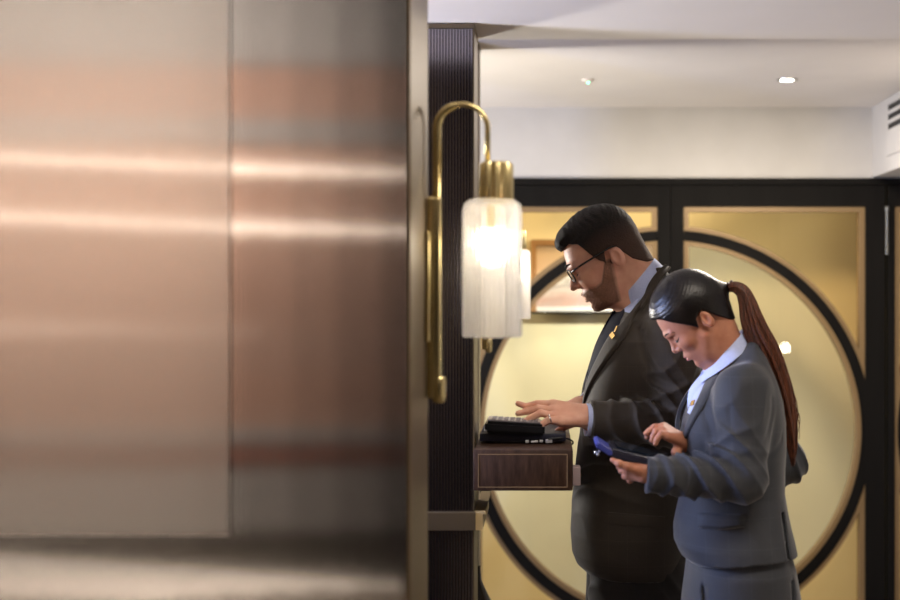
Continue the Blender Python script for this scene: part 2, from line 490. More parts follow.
# downlight and smoke detector in the far ceiling
c = Vector(((787-VX)/FPX*4.70, 4.70, ZC))
t = thing('ceiling_downlight', c, 'small round recessed downlight in the white ceiling at upper right', 'light')
obj('trim_ring', lathe([(.030, -.004), (.040, -.004), (.041, 0), (.030, 0)], c, 32), mat('chrome', (.6,.6,.6), .2, 1), t, 'auto')
obj('lens', lathe([(.026, -.0052), (.026, 0)], c, 32), emit('downlight_glow', (1,.93,.8), 14), t)
c = Vector(((588-VX)/FPX*4.70, 4.70, ZC))
t = thing('smoke_detector', c, 'tiny white ceiling detector with a green indicator light', 'detector')
obj('housing', lathe([(.006, -.012), (.020, -.010), (.026, 0)], c, 24), M['ceil'], t, 'auto')
obj('indicator', lathe([(.0, -.0165), (.006, -.012), (.006, -.011)], c, 12), emit('green_led', (.08,1,.45), 12), t, label='green indicator light')

# ================================================================== BRASS WALL SCONCES
def sconce(label):
    Y = 2.07; k = Y/FPX
    c = P(492, 300, Y); cx = c.x
    t = thing('wall_sconce', (XB, Y, P(0, 405, Y).z), label, 'wall lamp', 'brass wall lamps with ribbed glass shades')
    zt_, zb_ = P(0, 197, Y).z, P(0, 404, Y).z
    bp = box(XB+.001, XB+.026, Y-.011, Y+.011, zb_+.01, zt_, .0045, seg=3)
    obj('backplate', bp, M['brass'], t, 'auto')
    obj('lower_knob', lathe([(0, -.024), (.010, -.021), (.013, -.010), (.013, .018), (.009, .024), (0, .025)], (XB+.022, Y, zb_+.024), 24), M['brass'], t, 'auto')
    z1, z0 = P(0, 232, Y).z, P(0, 342, Y).z
    obj('wall_rose', box(XB+.0005, XB+.009, Y-.03, Y+.03, z0, z1, .004, seg=3), M['brass'], t, 'auto')
    xa = P(437, 0, Y).x; xb = P(487.5, 0, Y).x; za = P(0, 128, Y).z; top = P(0, 104.5, Y).z
    pts = [(xa, Y, P(0, 205, Y).z), (xa, Y, za)]
    mx, rx, rz = (xa+xb)/2, (xb-xa)/2, top-za
    for i in range(1, 24):
        a = PI-PI*i/24; pts.append((mx+rx*math.cos(a), Y, za+rz*math.sin(a)))
    pts += [(xb, Y, za), (xb, Y, P(0, 166, Y).z)]
    obj('arm', tube(pts, [.0078]*3+[.0075]*4+[.005]*10, 16), M['brass'], t, True)
    zc, zd = P(0, 163.5, Y).z, P(0, 200, Y).z
    cc = (cx+.007, Y, 0)
    ho = obj('holder', lathe([(.006, zc+.004), (.024, zc+.002), (.028, zc-.003), (.028, zd), (.024, zd), (.024, zd+.006), (.004, zd+.006)], cc, 96, flute=(12, .07)), M['brass'], t, 'auto')
    # glass shade: ribbed cylinder with rounded shoulder
    gt, gb = P(0, 199, Y).z, P(0, 337, Y).z
    cs = (cx, Y, 0); R = .0505
    prof = [(.026, gt), (.040, gt-.002), (.048, gt-.010), (R, gt-.022), (R, gb+.004), (R-.002, gb), (R-.006, gb), (R-.006, gt-.02), (.040, gt-.012), (.026, gt-.006)]
    m = bpy.data.materials.get('ribbed_glass')
    if m is None:
        m = mat('ribbed_glass', (1,.99,.97), .08); bb = nodes(m)[2]
        bb.inputs['Transmission Weight'].default_value = .80; bb.inputs['IOR'].default_value = 1.3; bb.inputs['Roughness'].default_value = .26
    obj('glass_shade', lathe(prof, cs, 192, flute=(32, .022)), m, t, 'auto')
    zr = P(0, 262, Y).z
    obj('bulb', lathe([(0, zr-.006), (.012, zr-.002), (.0175, zr+.012), (.018, zr+.034), (.014, zr+.05), (.009, zr+.058), (0, zr+.058)], cs, 32), emit('bulb_glow', (1,.9,.74), 130), t, True)
    obj('bulb_stem', lathe([(.009, zr+.057), (.009, zd+.005), (.006, zd+.006)], cs, 20), M['brass'], t, 'auto')
    # small inner glass sleeve
    return t
s1 = sconce('blurred brass wall lamp with lit ribbed glass shade on the near bronze wall end')
s2 = copy_tree(s1)
s2['label'] = 'farther brass wall lamp, its ribbed glass shade showing just right of the nearer lamp shade'
s2.location = Vector((-.214, 4.08, s1.location.z))

# floor vase behind the pillar
Y = 3.3; c = P(477, 300, Y)
obj('floor_vase', lathe([(.09, 0), (.11, .05), (.10, .35), (.085, .55), (.072, .68), (.046, .76), (.026, .80), (.0125, .83), (.0095, .865), (.011, .87)], (c.x, Y, 0), 40),
    mat('dark_glaze', lin(40,34,24), .15), None, True, 'dark glossy floor vase with a thin neck, peeking out low behind the pillar', 'vase')

def added_uplighter(x, y, h, label):  # lamp bodies added out of sight, to go with the ceiling fills
    t = thing('added_uplighter', (x, y, 0), label, 'floor lamp', 'added floor lamps out of sight, brightening the ceilings')
    obj('base', lathe([(.13, 0), (.13, .015), (.02, .03), (.011, .05)], (x, y, 0), 32), M['brass'], t, 'auto')
    obj('pole', lathe([(.011, .05), (.011, h-.06)], (x, y, 0), 16), M['brass'], t, 'auto')
    obj('bowl', lathe([(.02, h-.06), (.12, h-.03), (.17, h), (.165, h), (.11, h-.022), (0, h-.04)], (x, y, 0), 40), M['brass'], t, 'auto')
added_uplighter(-1.3, 4.2, 1.35, 'unseen brass lamp added between the two reeded pillars to brighten the far ceiling')
added_uplighter(-1.1, 2.45, 1.45, 'unseen brass lamp added between the metal wall and the first pillar to brighten the soffit')
# ================================================================== LOUNGE FITTINGS SEEN IN THE MIRRORED METAL
tl = emit('tube_glow', (1,.86,.68), 9)
def tube_lamp(x0, x1, z, label, s=1.0):
    t = thing('tube_lamp', ((x0+x1)/2, YR, z), label, 'wall lamp', 'long tube lamps on the rear lounge wall')
    obj('glass_tube', lathe([(.018*s, x0), (.018*s, x1)], (0, YR+.09, z), 16, axis='X'), tl, t, 'auto')
    for xa_, xb_ in ((x0-.03, x0), (x1, x1+.03)):
        obj('bracket', box(xa_, xb_, YR, YR+.11, z-.03*s, z+.03*s, .004), M['brass'], t, 'auto')
    t.rotation_euler = (0, .045, 0)
tube_lamp(-4.2, -.95, 2.36, 'upper long glowing tube lamp on the rear wall behind the viewer')
tube_lamp(-4.2, -1.0, 2.04, 'lower long glowing tube lamp on the rear wall behind the viewer')
tube_lamp(-4.2, -2.2, 1.46, 'thin waist-height glowing tube lamp on the rear wall behind the viewer', .3)
tube_lamp(-3.9, -1.4, .02+.05, 'glowing tube lamp along the foot of the rear wall', 1.1)
# glowing globe lamp at the right (its reflection shows in the door glass)
gx, gy = (785-VX)/FPX*(2*YD-2.0), 2.0
gz = CH-(348-VY)/FPX*(2*YD-2.0)
t = thing('globe_lamp', (gx, gy, 0), 'standing lamp with a small glowing globe, right of the people and out of frame', 'floor lamp')
obj('base', lathe([(.14, 0), (.14, .015), (.02, .03), (.011, .05)], (gx, gy, 0), 32), M['brass'], t, 'auto')
obj('pole', lathe([(.011, .05), (.011, gz-.035)], (gx, gy, 0), 16), M['brass'], t, 'auto')
bm = bmesh.new(); bmesh.ops.create_uvsphere(bm, u_segments=32, v_segments=16, radius=.038); bmesh.ops.translate(bm, verts=bm.verts, vec=(gx, gy, gz))
obj('globe', bm, emit('globe_glow', (1,.86,.66), 60), t, True)
# ================================================================== PEOPLE: MATERIALS
def skin_mat(name, c1, c2, sss=.12):
    m = mat(name, c1, .48, spec=.4); noise_color(m, c1, c2, 38, detail=5, bump=.0003)
    b = nodes(m)[2]; b.inputs['Subsurface Weight'].default_value = sss; b.inputs['Subsurface Radius'].default_value = (.012,.005,.003); b.inputs['Subsurface Scale'].default_value = .6
    return m
SK1 = skin_mat('fair_skin', lin(226,174,148), lin(212,154,130))
SK2 = skin_mat('tan_skin', lin(186,130,104), lin(170,112,88))
def suit_mat(name, c, line, sheen=.25, rough=.7, scale=1.0):
    """wool cloth with a faint windowpane check"""
    m = mat(name, c, rough, spec=.35); n, l, b = nodes(m)
    b.inputs['Sheen Weight'].default_value = sheen; b.inputs['Sheen Roughness'].default_value = .4
    tc = n.new('ShaderNodeTexCoord'); sp = n.new('ShaderNodeSeparateXYZ'); l.new(tc.outputs['Object'], sp.inputs[0])
    fac = None
    for ax, per, w in ((0, .045, .035), (2, .06, .03)):
        d = n.new('ShaderNodeMath'); d.operation = 'DIVIDE'; d.inputs[1].default_value = per*scale; l.new(sp.outputs[ax], d.inputs[0])
        f = n.new('ShaderNodeMath'); f.operation = 'FRACT'; l.new(d.outputs[0], f.inputs[0])
        q = n.new('ShaderNodeMath'); q.operation = 'LESS_THAN'; q.inputs[1].default_value = w; l.new(f.outputs[0], q.inputs[0])
        if fac is None: fac = q
        else:
            mxm = n.new('ShaderNodeMath'); mxm.operation = 'MAXIMUM'; l.new(fac.outputs[0], mxm.inputs[0]); l.new(q.outputs[0], mxm.inputs[1]); fac = mxm
    nz = n.new('ShaderNodeTexNoise'); nz.inputs['Scale'].default_value = 420; nz.inputs['Detail'].default_value = 2; l.new(tc.outputs['Object'], nz.inputs[0])
    mul = n.new('ShaderNodeMath'); mul.operation = 'MULTIPLY'; mul.inputs[1].default_value = .45; l.new(fac.outputs[0], mul.inputs[0])
    mx = n.new('ShaderNodeMixRGB'); mx.inputs[1].default_value = (*c, 1); mx.inputs[2].default_value = (*line, 1); l.new(mul.outputs[0], mx.inputs[0])
    m2 = n.new('ShaderNodeMixRGB'); m2.blend_type = 'MULTIPLY'; m2.inputs[0].default_value = .35; l.new(mx.outputs[0], m2.inputs[1]); l.new(nz.outputs[0], m2.inputs[2])
    l.new(m2.outputs[0], b.inputs['Base Color'])
    bp = n.new('ShaderNodeBump'); bp.inputs['Distance'].default_value = .0006; bp.inputs['Strength'].default_value = .6; l.new(nz.outputs[0], bp.inputs['Height']); l.new(bp.outputs[0], b.inputs['Normal'])
    return m
SUIT1 = suit_mat('brown_black_wool', lin(54,46,37), lin(68,59,48))
TROU1 = suit_mat('black_brown_wool', lin(36,32,29), lin(46,42,38))
SUIT2 = suit_mat('slate_grey_wool', lin(56,59,66), lin(71,75,83), .28)
SHIRT = mat('light_blue_cotton', lin(176,188,226), .75); noise_color(SHIRT, lin(172,184,224), lin(184,196,232), 300, bump=.0001)
TIE = mat('navy_silk', lin(10,12,28), .7, spec=.15); noise_color(TIE, lin(8,10,24), lin(18,20,40), 90, (1,1,3))
def hair_mat(name, c1, c2, rough, stretch, scale=220, bump=.0012):
    m = mat(name, c1, rough, spec=.35); noise_color(m, c1, c2, scale, stretch, 3, bump, .35, .65)
    return m
HAIR1 = hair_mat('dark_brown_short_hair', lin(16,12,10), lin(34,25,20), .75, (1,1,1), 260, .002)
BEARD = hair_mat('brown_stubble', lin(112,80,62), lin(156,114,92), .8, (1,1,1), 500, .001)
HAIR2 = hair_mat('black_smooth_hair', lin(9,7,8), lin(20,14,14), .36, (.14,1,1), 240, .0006)
PONY = hair_mat('auburn_brown_hair', lin(44,24,18), lin(104,58,38), .4, (1.5,1.5,.06), 260, .001)
LIP = mat('rosy_lips', lin(176,98,92), .4)
BLACKP = mat('black_plastic', lin(22,22,26), .3)
GOLD = mat('gold_pin', lin(220,180,110), .25, 1.0)
SHOE = mat('black_leather', lin(18,16,16), .25)

# ================================================================== HEAD (local axes: forward, left, up; origin between the ears)
def head_sdf(p, nose=1.0, jaw=1.0):
    d = ell(p, (.016,0,.050), (.096,.077,.087))
    d = smin(d, ell(p, (.056,0,-.008), (.054,.060,.078)), .03)
    d = smin(d, ell(p, (.060,0,-.050), (.047*jaw,.050*jaw,.040)), .02)
    d = smin(d, ell(p, (.092,0,-.078), (.017,.024,.016)), .018)              # chin
    for s in (-1, 1):
        d = smin(d, ell(p, (.080,s*.036,-.008), (.026,.024,.026)), .012)      # cheek
        d = smin(d, cap(p, (.030,s*.052,-.030), (.066,s*.034,-.076), .018, .014), .02)   # jaw line
        d = smax(d, -ell(p, (.110,s*.031,.018), (.014,.017,.012)), .012)      # eye socket
        d = smin(d, ell(p, (.090,s*.031,.017), (.0135,.0155,.0115)), .004)    # lidded eye
        d = smin(d, cap(p, (.112,s*.008,.037), (.101,s*.040,.036), .008, .006), .012)    # brow ridge
    q = nose
    d = smin(d, cap(p, (.108,0,.026), (.118+.007*q,0,-.006), .0065, .0085), .010)
    d = smin(d, ell(p, (.1185+.008*q,0,-.010), (.0105,.010,.009)), .006)
    for s in (-1, 1):
        d = smin(d, ell(p, (.112,s*.012,-.014), (.010,.0065,.0075)), .005)
        d = smax(d, -ell(p, (.117,s*.0065,-.0215), (.0055,.0032,.004)), .003)
    d = smin(d, ell(p, (.100,0,-.044), (.016,.026,.016)), .012)               # mouth mound
    for s in (-1, 1):
        d = smin(d, cap(p, (.1125,0,-.0395), (.101,s*.019,-.044), .0052, .003), .004)
        d = smin(d, cap(p, (.110,0,-.0525), (.100,s*.017,-.048), .0058, .003), .004)
    d = smax(d, -cap(p, (.119,-.012,-.0462), (.119,.012,-.0462), .0035, .0035), .003)
    d = smax(d, -ell(p, (.112,0,-.066), (.008,.018,.006)), .008)              # dip over the chin
    for s in (-1, 1):                                                         # ears
        e = ell(p, (-.004,s*.078,.002), (.0165,.0085,.0265))
        e = smax(e, -ell(p, (.000,s*.087,.005), (.0095,.0078,.0165)), .004)
        e = smin(e, ell(p, (.010,s*.076,-.002), (.005,.006,.007)), .003)
        d = smin(d, e, .004)
    return d
def head_frame(ear, pitch, yaw, roll, S, fs=1.0):
    """4x4-ish frame: world = O + S*R @ local; faces -X"""
    pi_, ya, ro = (math.radians(a) for a in (pitch, yaw, roll))
    F = Vector((-math.cos(pi_)*math.cos(ya), -math.cos(pi_)*math.sin(ya), -math.sin(pi_)))
    L = Vector((math.sin(ya), -math.cos(ya), 0))                             # the figure's left, towards the viewer
    U = F.cross(L)
    L2 = L*math.cos(ro)+U*math.sin(ro); U2 = U*math.cos(ro)-L*math.sin(ro)
    R = np.array([[F[i], L2[i], U2[i]] for i in range(3)], dtype=np.float32)
    O = np.array(ear, dtype=np.float32)-S*(R@np.array([0, .078, 0], dtype=np.float32))
    D = np.array([fs,1,1], dtype=np.float32)
    tol = lambda p: ((p-O)@R)/S/D
    tow = lambda q: O+S*((np.asarray(q, dtype=np.float32)*D)@R.T)
    return tol, tow, O, R
def bounds(pts, m):
    a = np.array(pts); return a.min(0)-m, a.max(0)+m
A3 = lambda *a: np.array(P(*a))

def fold(p, c, n, amp, freq, r, ph=0):
    """soft cloth folds: ripples along direction n, fading away from c"""
    n = np.array(n, dtype=np.float32); n /= np.linalg.norm(n); q = p-np.array(c, dtype=np.float32)
    w = np.exp(-(q**2).sum(1)/(r*r))
    s = np.sin(q@n*freq+ph+1.4*np.sin(q[:,1]*31+q[:,2]*17+q[:,0]*11))
    return amp*w*(1-np.abs(s))**1.5*1.6-amp*w*.4

def resample(line, n):
    L = [Vector(p) for p in line]; d = [0]
    for a, b in zip(L, L[1:]): d.append(d[-1]+(b-a).length)
    return [Vector([float(np.interp(d[-1]*i/(n-1), d, [q[k] for q in L])) for k in range(len(L[0]))]) for i in range(n)]
def strip_on(fn, Aline, Bline, thick, n=24, m=8, lift=.003, bm=None):
    """cloth strip between two lines given as (px, py); fn(px,py)->(point, normal) on the garment"""
    bm = bm or bmesh.new(); A = resample(Aline, n); B = resample(Bline, n); front = []; back = []
    for i in range(n):
        fr, bk = [], []
        for k in range(m):
            q = A[i]+(B[i]-A[i])*(k/(m-1)); p, nn = fn(q[0], q[1])
            e = .35 if k in (0, m-1) or i in (0, n-1) else 1
            fr.append(bm.verts.new(p+nn*(lift+thick*e))); bk.append(bm.verts.new(p-nn*.004))
        front.append(fr); back.append(bk)
    for grid in (front, back):
        for _ in range(5):
            new = [[None]*m for _ in range(n)]
            for i in range(n):
                for k in range(m):
                    i0, i1 = max(i-1, 0), min(i+1, n-1)
                    if i in (0, n-1): new[i][k] = grid[i][k].co.copy(); continue
                    new[i][k] = grid[i][k].co*.5+(grid[i0][k].co+grid[i1][k].co)*.25
            for i in range(n):
                for k in range(m): grid[i][k].co = new[i][k]
    for i in range(n-1):
        for k in range(m-1):
            bm.faces.new((front[i][k], front[i][k+1], front[i+1][k+1], front[i+1][k]))
            bm.faces.new((back[i][k], back[i+1][k], back[i+1][k+1], back[i][k+1]))
    for i in range(n-1):
        bm.faces.new((front[i][0], front[i+1][0], back[i+1][0], back[i][0]))
        bm.faces.new((front[i][-1], back[i][-1], back[i+1][-1], front[i+1][-1]))
    for k in range(m-1):
        bm.faces.new((front[0][k], back[0][k], back[0][k+1], front[0][k+1]))
        bm.faces.new((front[-1][k], front[-1][k+1], back[-1][k+1], back[-1][k]))
    return bm
def tracer(f, Yc):
    """sphere-traces the distance field f along the sight line of a photo point; side=-1 the near side of the garment"""
    def fn(px, py):
        o = np.array([0, 0, CH], dtype=np.float64); d = np.array([(px-VX)/FPX, 1, -(py-VY)/FPX])
        t = Yc-.6; last = t; best = (9, t)
        for _ in range(160):
            v = float(f((o+d*t)[None].astype(np.float32))[0])
            if v < best[0]: best = (v, t)
            if v < .0006: break
            t += max(v*.7, .0006)
            if t > Yc: break
        t = best[1]; p = o+d*t; e = .004
        g = np.array([float(f((p+np.eye(3)[i]*e)[None].astype(np.float32))[0]-f((p-np.eye(3)[i]*e)[None].astype(np.float32))[0]) for i in range(3)])
        g /= np.linalg.norm(g)+1e-9
        return Vector(p), Vector(g)
    return fn
def mirror_bm(bm, Yc):
    """adds the mirror image in the plane y=Yc"""
    r = bmesh.ops.duplicate(bm, geom=bm.verts[:]+bm.edges[:]+bm.faces[:])
    for v in r['geom']:
        if isinstance(v, bmesh.types.BMVert): v.co.y = 2*Yc-v.co.y
    return bm
def rows_of(tab, Y):
    """tab: (py, front px, back px, half width) -> z, cx, a, cy, b arrays, z rising"""
    R = sorted([(CH-(py-VY)*Y/FPX, ((f+b)/2-VX)*Y/FPX, (b-f)/2*Y/FPX, Y, w) for py, f, b, w in tab])
    return [np.array(c, dtype=np.float32) for c in zip(*R)]
def neck_ring(top, bot, Yc, wt, wb, n=40, thick=.003, gap=0.0, drop=None):
    """shirt collar: band round the neck; top/bot = ((back px,py),(front px,py)) with half widths wt/wb"""
    bm = bmesh.new(); R = []
    for i in range(n+1):
        a = gap+(2*PI-2*gap)*i/n            # 0 = front
        row = []
        for (bk, fr), w, o in ((top, wt, 0), (bot, wb, 0), (bot, wb, -thick), (top, wt, -thick)):
            b3, f3 = P(*bk, Yc), P(*fr, Yc); m = (b3+f3)/2; h = (f3-b3)/2
            L = h.length
            q = m+h*math.cos(a)*(1+o/L)+Vector((0, -1, 0))*(w+o)*math.sin(a)
            if drop and (row and len(row) in (1, 2)): q = q+drop(a)
            row.append(bm.verts.new(q))
        R.append(row)
    for a, b in zip(R, R[1:]):
        for k in range(4): bm.faces.new((a[k], a[(k+1)%4], b[(k+1)%4], b[k]))
    if gap > 0: bm.faces.new(R[0][::-1]); bm.faces.new(R[-1])
    return bm
def finger(p, pts, r0, r1):
    pts = [np.array(q) for q in pts]; n = len(pts)
    return chain(p, pts, list(np.linspace(r0, r1, n)), .002)

# ================================================================== THE MAN
YM = 3.05
man = thing('person', (A3(640, 300, YM)[0], YM, 0), 'bearded person with glasses in a dark suit and navy tie typing at the desk', 'person')
S1 = 1.02
tol1, tow1, O1, R1 = head_frame(P(616.5, 258, YM-.078), 29, -3, 0, S1)
neckA, neckB = tow1((-.022, 0, .0)), A3(652, 308, YM)
def man_head(p):
    d = head_sdf(tol1(p), 1.0, 1.02)*S1
    d = smin(d, cap(p, neckA, neckB, .057, .064), .022)
    d = smin(d, cap(p, tow1((.03,0,-.06)), A3(636, 306, YM), .04, .05), .03)
    return d
lo, hi = bounds([tow1(q) for q in ((.15,0,.16),(-.1,.1,.05),(-.1,-.1,0),(.12,0,-.1),(0,0,.18))]+[neckB], .06)
mh = sdf_mesh(man_head, lo, hi, .0024)
# left hand (near): pointing left over the keypad; the knuckle row is rolled so that the index side is up and away
YH = 2.84
W1 = A3(588, 415.5, YH)
def man_hand_l(p):
    k = [A3(553, 404.5, YH+.022), A3(554, 411, YH+.004), A3(556, 417, YH-.013), A3(561, 421.5, YH-.028)]
    d = cap(p, A3(606, 418, YH), W1, .029, .026)
    for i, q in enumerate(k): d = smin(d, cap(p, W1+np.array([-.004,.012-.008*i,.008-.006*i]), q, .0165, .0125), .012)
    th = chain(p, [W1+np.array([-.02,.014,-.012]), A3(569, 424, YH+.024), A3(558, 431, YH+.028)], [.014,.0105,.0075], .006)
    d = smin(d, th, .008)
    F = [([k[0], A3(537, 404, YH+.026), A3(526, 406.5, YH+.028), A3(518, 403.5, YH+.028)], .0105, .0066),
         ([k[1], A3(538, 408.5, YH+.006), A3(527, 411.5, YH+.006), A3(518, 413.5, YH+.006)], .0105, .0068),
         ([k[2], A3(541, 413, YH-.014), A3(530, 418, YH-.014), A3(524, 422, YH-.014)], .0100, .0065),
         ([k[3], A3(549, 420, YH-.032), A3(540, 426, YH-.034), A3(534.5, 431, YH-.034)], .0100, .0066)]
    f = None
    for pts, a, b in F:
        e = finger(p, pts, a, b); f = e if f is None else np.minimum(f, e)
    return smin(d, f, .0045)
mhl = sdf_mesh(man_hand_l, *bounds([A3(508, 400, YH), A3(610, 436, YH)], .055), .0016)
YH2 = 3.06
W2 = A3(580, 406, YH2)
def man_hand_r(p):
    k = [A3(552, 412, YH2-.03), A3(551, 410, YH2-.01), A3(552, 410, YH2+.01), A3(555, 412, YH2+.028)]
    d = cap(p, A3(600, 406, YH2), W2, .028, .025)
    for i, q in enumerate(k): d = smin(d, cap(p, W2+np.array([0,-.012+.008*i,0]), q, .0165, .012), .012)
    d = smin(d, chain(p, [W2+np.array([-.02,-.02,-.01]), A3(566, 420, YH2-.045), A3(557, 427, YH2-.045)], [.013,.010,.0075], .006), .008)
    f = None
    for i, q in enumerate(k):
        y = YH2-.034+.022*i
        e = finger(p, [q, A3(540, 411, y), A3(534, 416, y), A3(531, 423, y)], .010, .0068); f = e if f is None else np.minimum(f, e)
    return smin(d, f, .0045)
mhr = sdf_mesh(man_hand_r, *bounds([A3(522, 400, YH2), A3(604, 430, YH2)], .06), .002)
SHn, ELn, WRn = A3(671, 332, 2.890), A3(681, 424, 2.875), A3(590, 420, 2.84)
SHf, ELf, WRf = A3(662, 330, 3.215), A3(676, 424, 3.24), A3(590, 406, 3.07)
torso1 = rows_of([(268,650,664,.050),(280,645,673,.066),(290,640,680,.084),(303,628,690,.118),(320,612,698,.170),(340,599,703,.190),
                  (360,592,705,.190),(380,586,705,.185),(400,583,704,.178),(430,580,701,.168),(470,575,697,.165),(500,572,694,.170),
                  (530,570.5,692,.178),(550,572,690,.180),(560,576,688,.180),(567,584,685,.176)], YM)
def man_body(p):     # the body beneath the clothes, down to the feet
    z, cx, a, cy, b = torso1
    d = np.maximum(loft(p, z, cx, np.maximum(a-.02, .03), cy, np.maximum(b-.02, .03)), p[:,2]-P(0, 292, YM).z)
    d = smin(d, chain(p, [SHn, ELn, WRn], [.045,.035,.027], .02), .03); d = smin(d, chain(p, [SHf, ELf, WRf], [.045,.035,.027], .02), .03)
    for s in (-1, 1):
        d = smin(d, chain(p, [(.235, YM+s*.09, .95), (.225, YM+s*.095, .50), (.245, YM+s*.10, .09)], [.060,.045,.034], .02), .04)
    return d
mb = sdf_mesh(man_body, (-.02, 2.75, .05), (.50, 3.38, 1.68), .011)
body1 = obj('body', np_mesh('body', [mh, mhl, mhr, mb]), SK1, man, True)

# jacket
def man_jacket(p):
    d = loft(p, *torso1)
    for s, (A, E, Wq) in ((-1, (SHn, ELn, WRn)), (1, (SHf, ELf, WRf))):
        u = (Wq-E)/np.linalg.norm(Wq-E)
        arm = smin(cap(p, A, E, .067, .060), cap(p, E, Wq, .058, .0455), .02)
        arm = np.maximum(arm, ((p-Wq.astype(np.float32))@u.astype(np.float32)))
        if s < 0:
            arm = arm-fold(p, E+np.array([-.07,0,.02]), (1,0,.55), .011, 75, .11)-fold(p, E+np.array([-.02,0,.09]), (.5,0,-1), .007, 60, .09, 1)
        else: arm = arm-fold(p, E, (1,0,.4), .006, 80, .12)
        d = smin(d, arm, .018)
        # armhole seam
        q = np.abs(np.sqrt((p[:,0]-A[0]-.0)**2+(p[:,2]-A[2]+.01)**2*.55)-.078)
        d = d+.0014*np.exp(-(q/.005)**2)*(p[:,2] < A[2]+.01)*(np.abs(p[:,1]-YM) > .13)
    d = d-fold(p, A3(600, 470, YM-.12), (.3,0,1), .004, 40, .12)
    # vent slit and neck opening
    d = smax(d, -cap(p, tow1((-.022,0,0)), A3(637, 303, YM), .070, .077), .006)
    return np.maximum(d, (CH-(567-VY)*YM/FPX)-p[:,2])
jk = sdf_mesh(man_jacket, (.02, 2.74, .90), (.52, 3.36, 1.72), .0045)
jacket1 = obj('jacket', np_mesh('jacket', [jk]), SUIT1, man, True, label='dark brown-black single-breasted suit jacket')
fm = tracer(lambda p: loft(p, *torso1), YM)
fmj = tracer(man_jacket, YM)
Vv = lambda *a: [Vector(q) for q in a]
lap = strip_on(fm, Vv((657,274),(650,286),(645,298),(633,313),(610,336),(600,354),(592,372),(586,392),(583.6,404)),
                   Vv((665,275),(655,290),(646,302),(633,317),(633,325),(624,341),(609,359),(597,376),(588,394),(584.4,405)), .006, 40, 8, .002)
obj('lapel', mirror_bm(lap, YM), SUIT1, jacket1, 'auto')
cl = strip_on(fm, Vv((664,266),(656,274),(649,286),(646,297),(642,306)), Vv((669,268),(662,280),(655,291),(647,304),(641,313)), .006, 14, 8, .004)
obj('jacket_collar', mirror_bm(cl, YM), SUIT1, jacket1, 'auto')
tie = strip_on(fm, Vv((617,306),(610,317),(600,335),(594,349),(590,364),(587,380),(585,394)), Vv((625,310),(621,322),(612,338),(603,354),(595,368),(588.5,382),(585.6,395)), .002, 26, 7, .001)
obj('necktie', mirror_bm(tie, YM), TIE, man, 'auto', label='navy necktie')
sf = strip_on(fm, Vv((621,303),(616.5,310)), Vv((640,299),(630,313)), .001, 8, 7, .0005)
obj('shirt_front', mirror_bm(sf, YM), SHIRT, man, 'auto', label='light blue shirt')
col1 = neck_ring(((654.5,258),(617.5,302)), ((666,269),(627,317)), YM, .062, .080, 48, .003, .10)
sc1 = obj('shirt_collar', col1, SHIRT, man, 'auto', label='light blue shirt collar')
# cuffs
def cuff(name, W, E, r, dist, ln, m, root, lab=None):
    W, E = Vector(W), Vector(E); u = (W-E).normalized(); bm = bmesh.new(); rows = []
    s = u.cross(Vector((0,1,0))).normalized(); t = u.cross(s)
    for rr, o in ((r-.003, -.01), (r, -.01), (r, ln), (r-.0025, ln+.0005), (r-.003, ln-.001)):
        rows.append([bm.verts.new(W+u*(dist+o)+(s*math.cos(2*PI*k/28)+t*math.sin(2*PI*k/28))*rr) for k in range(28)])
    for a, b in zip(rows, rows[1:]+rows[:1]):
        for k in range(28): bm.faces.new((a[k], a[(k+1)%28], b[(k+1)%28], b[k]))
    return obj(name, bm, m, root, 'auto', label=lab)
cuff('shirt_cuff', WRn, ELn, .0385, 0, .010, SHIRT, man, 'light blue shirt cuff')
cuff('shirt_cuff', WRf, ELf, .0375, 0, .014, SHIRT, man, 'light blue shirt cuff')
# name badge on the lapel
def on_patch(fn, px, py, wpx, hpx, ang, th, name, m, root, bm=None):
    p, nn = fn(px, py); a = math.radians(ang)
    side = Vector((math.cos(a), 0, -math.sin(a))); side = (side-nn*side.dot(nn)).normalized(); up = nn.cross(side)
    k = p.y/FPX; w, h = wpx*k/2, hpx*k/2; own = bm is None; bm = bm or bmesh.new()
    r = bmesh.ops.create_cube(bm, size=1)
    for v in r['verts']: v.co = p+side*v.co.x*2*w+up*v.co.y*2*h+nn*(th*(v.co.z+.5)+.0085)
    if own: return obj(name, bm, m, root, False)
bd = on_patch(fm, 615, 337.5, 9.5, 5, 40, .002, 'name_badge', GOLD, jacket1)
bd['label'] = 'small gold name badge'
on_patch(fm, 618.5, 331, 2.2, 7, 25, .0015, 'lapel_pin', GOLD, jacket1)
# flap pocket on the near side
pk = strip_on(fmj, Vv((608,512),(665,517)), Vv((608,524),(665,529)), .0015, 14, 5, .001)
obj('pocket_flap', pk, SUIT1, jacket1, 'auto')
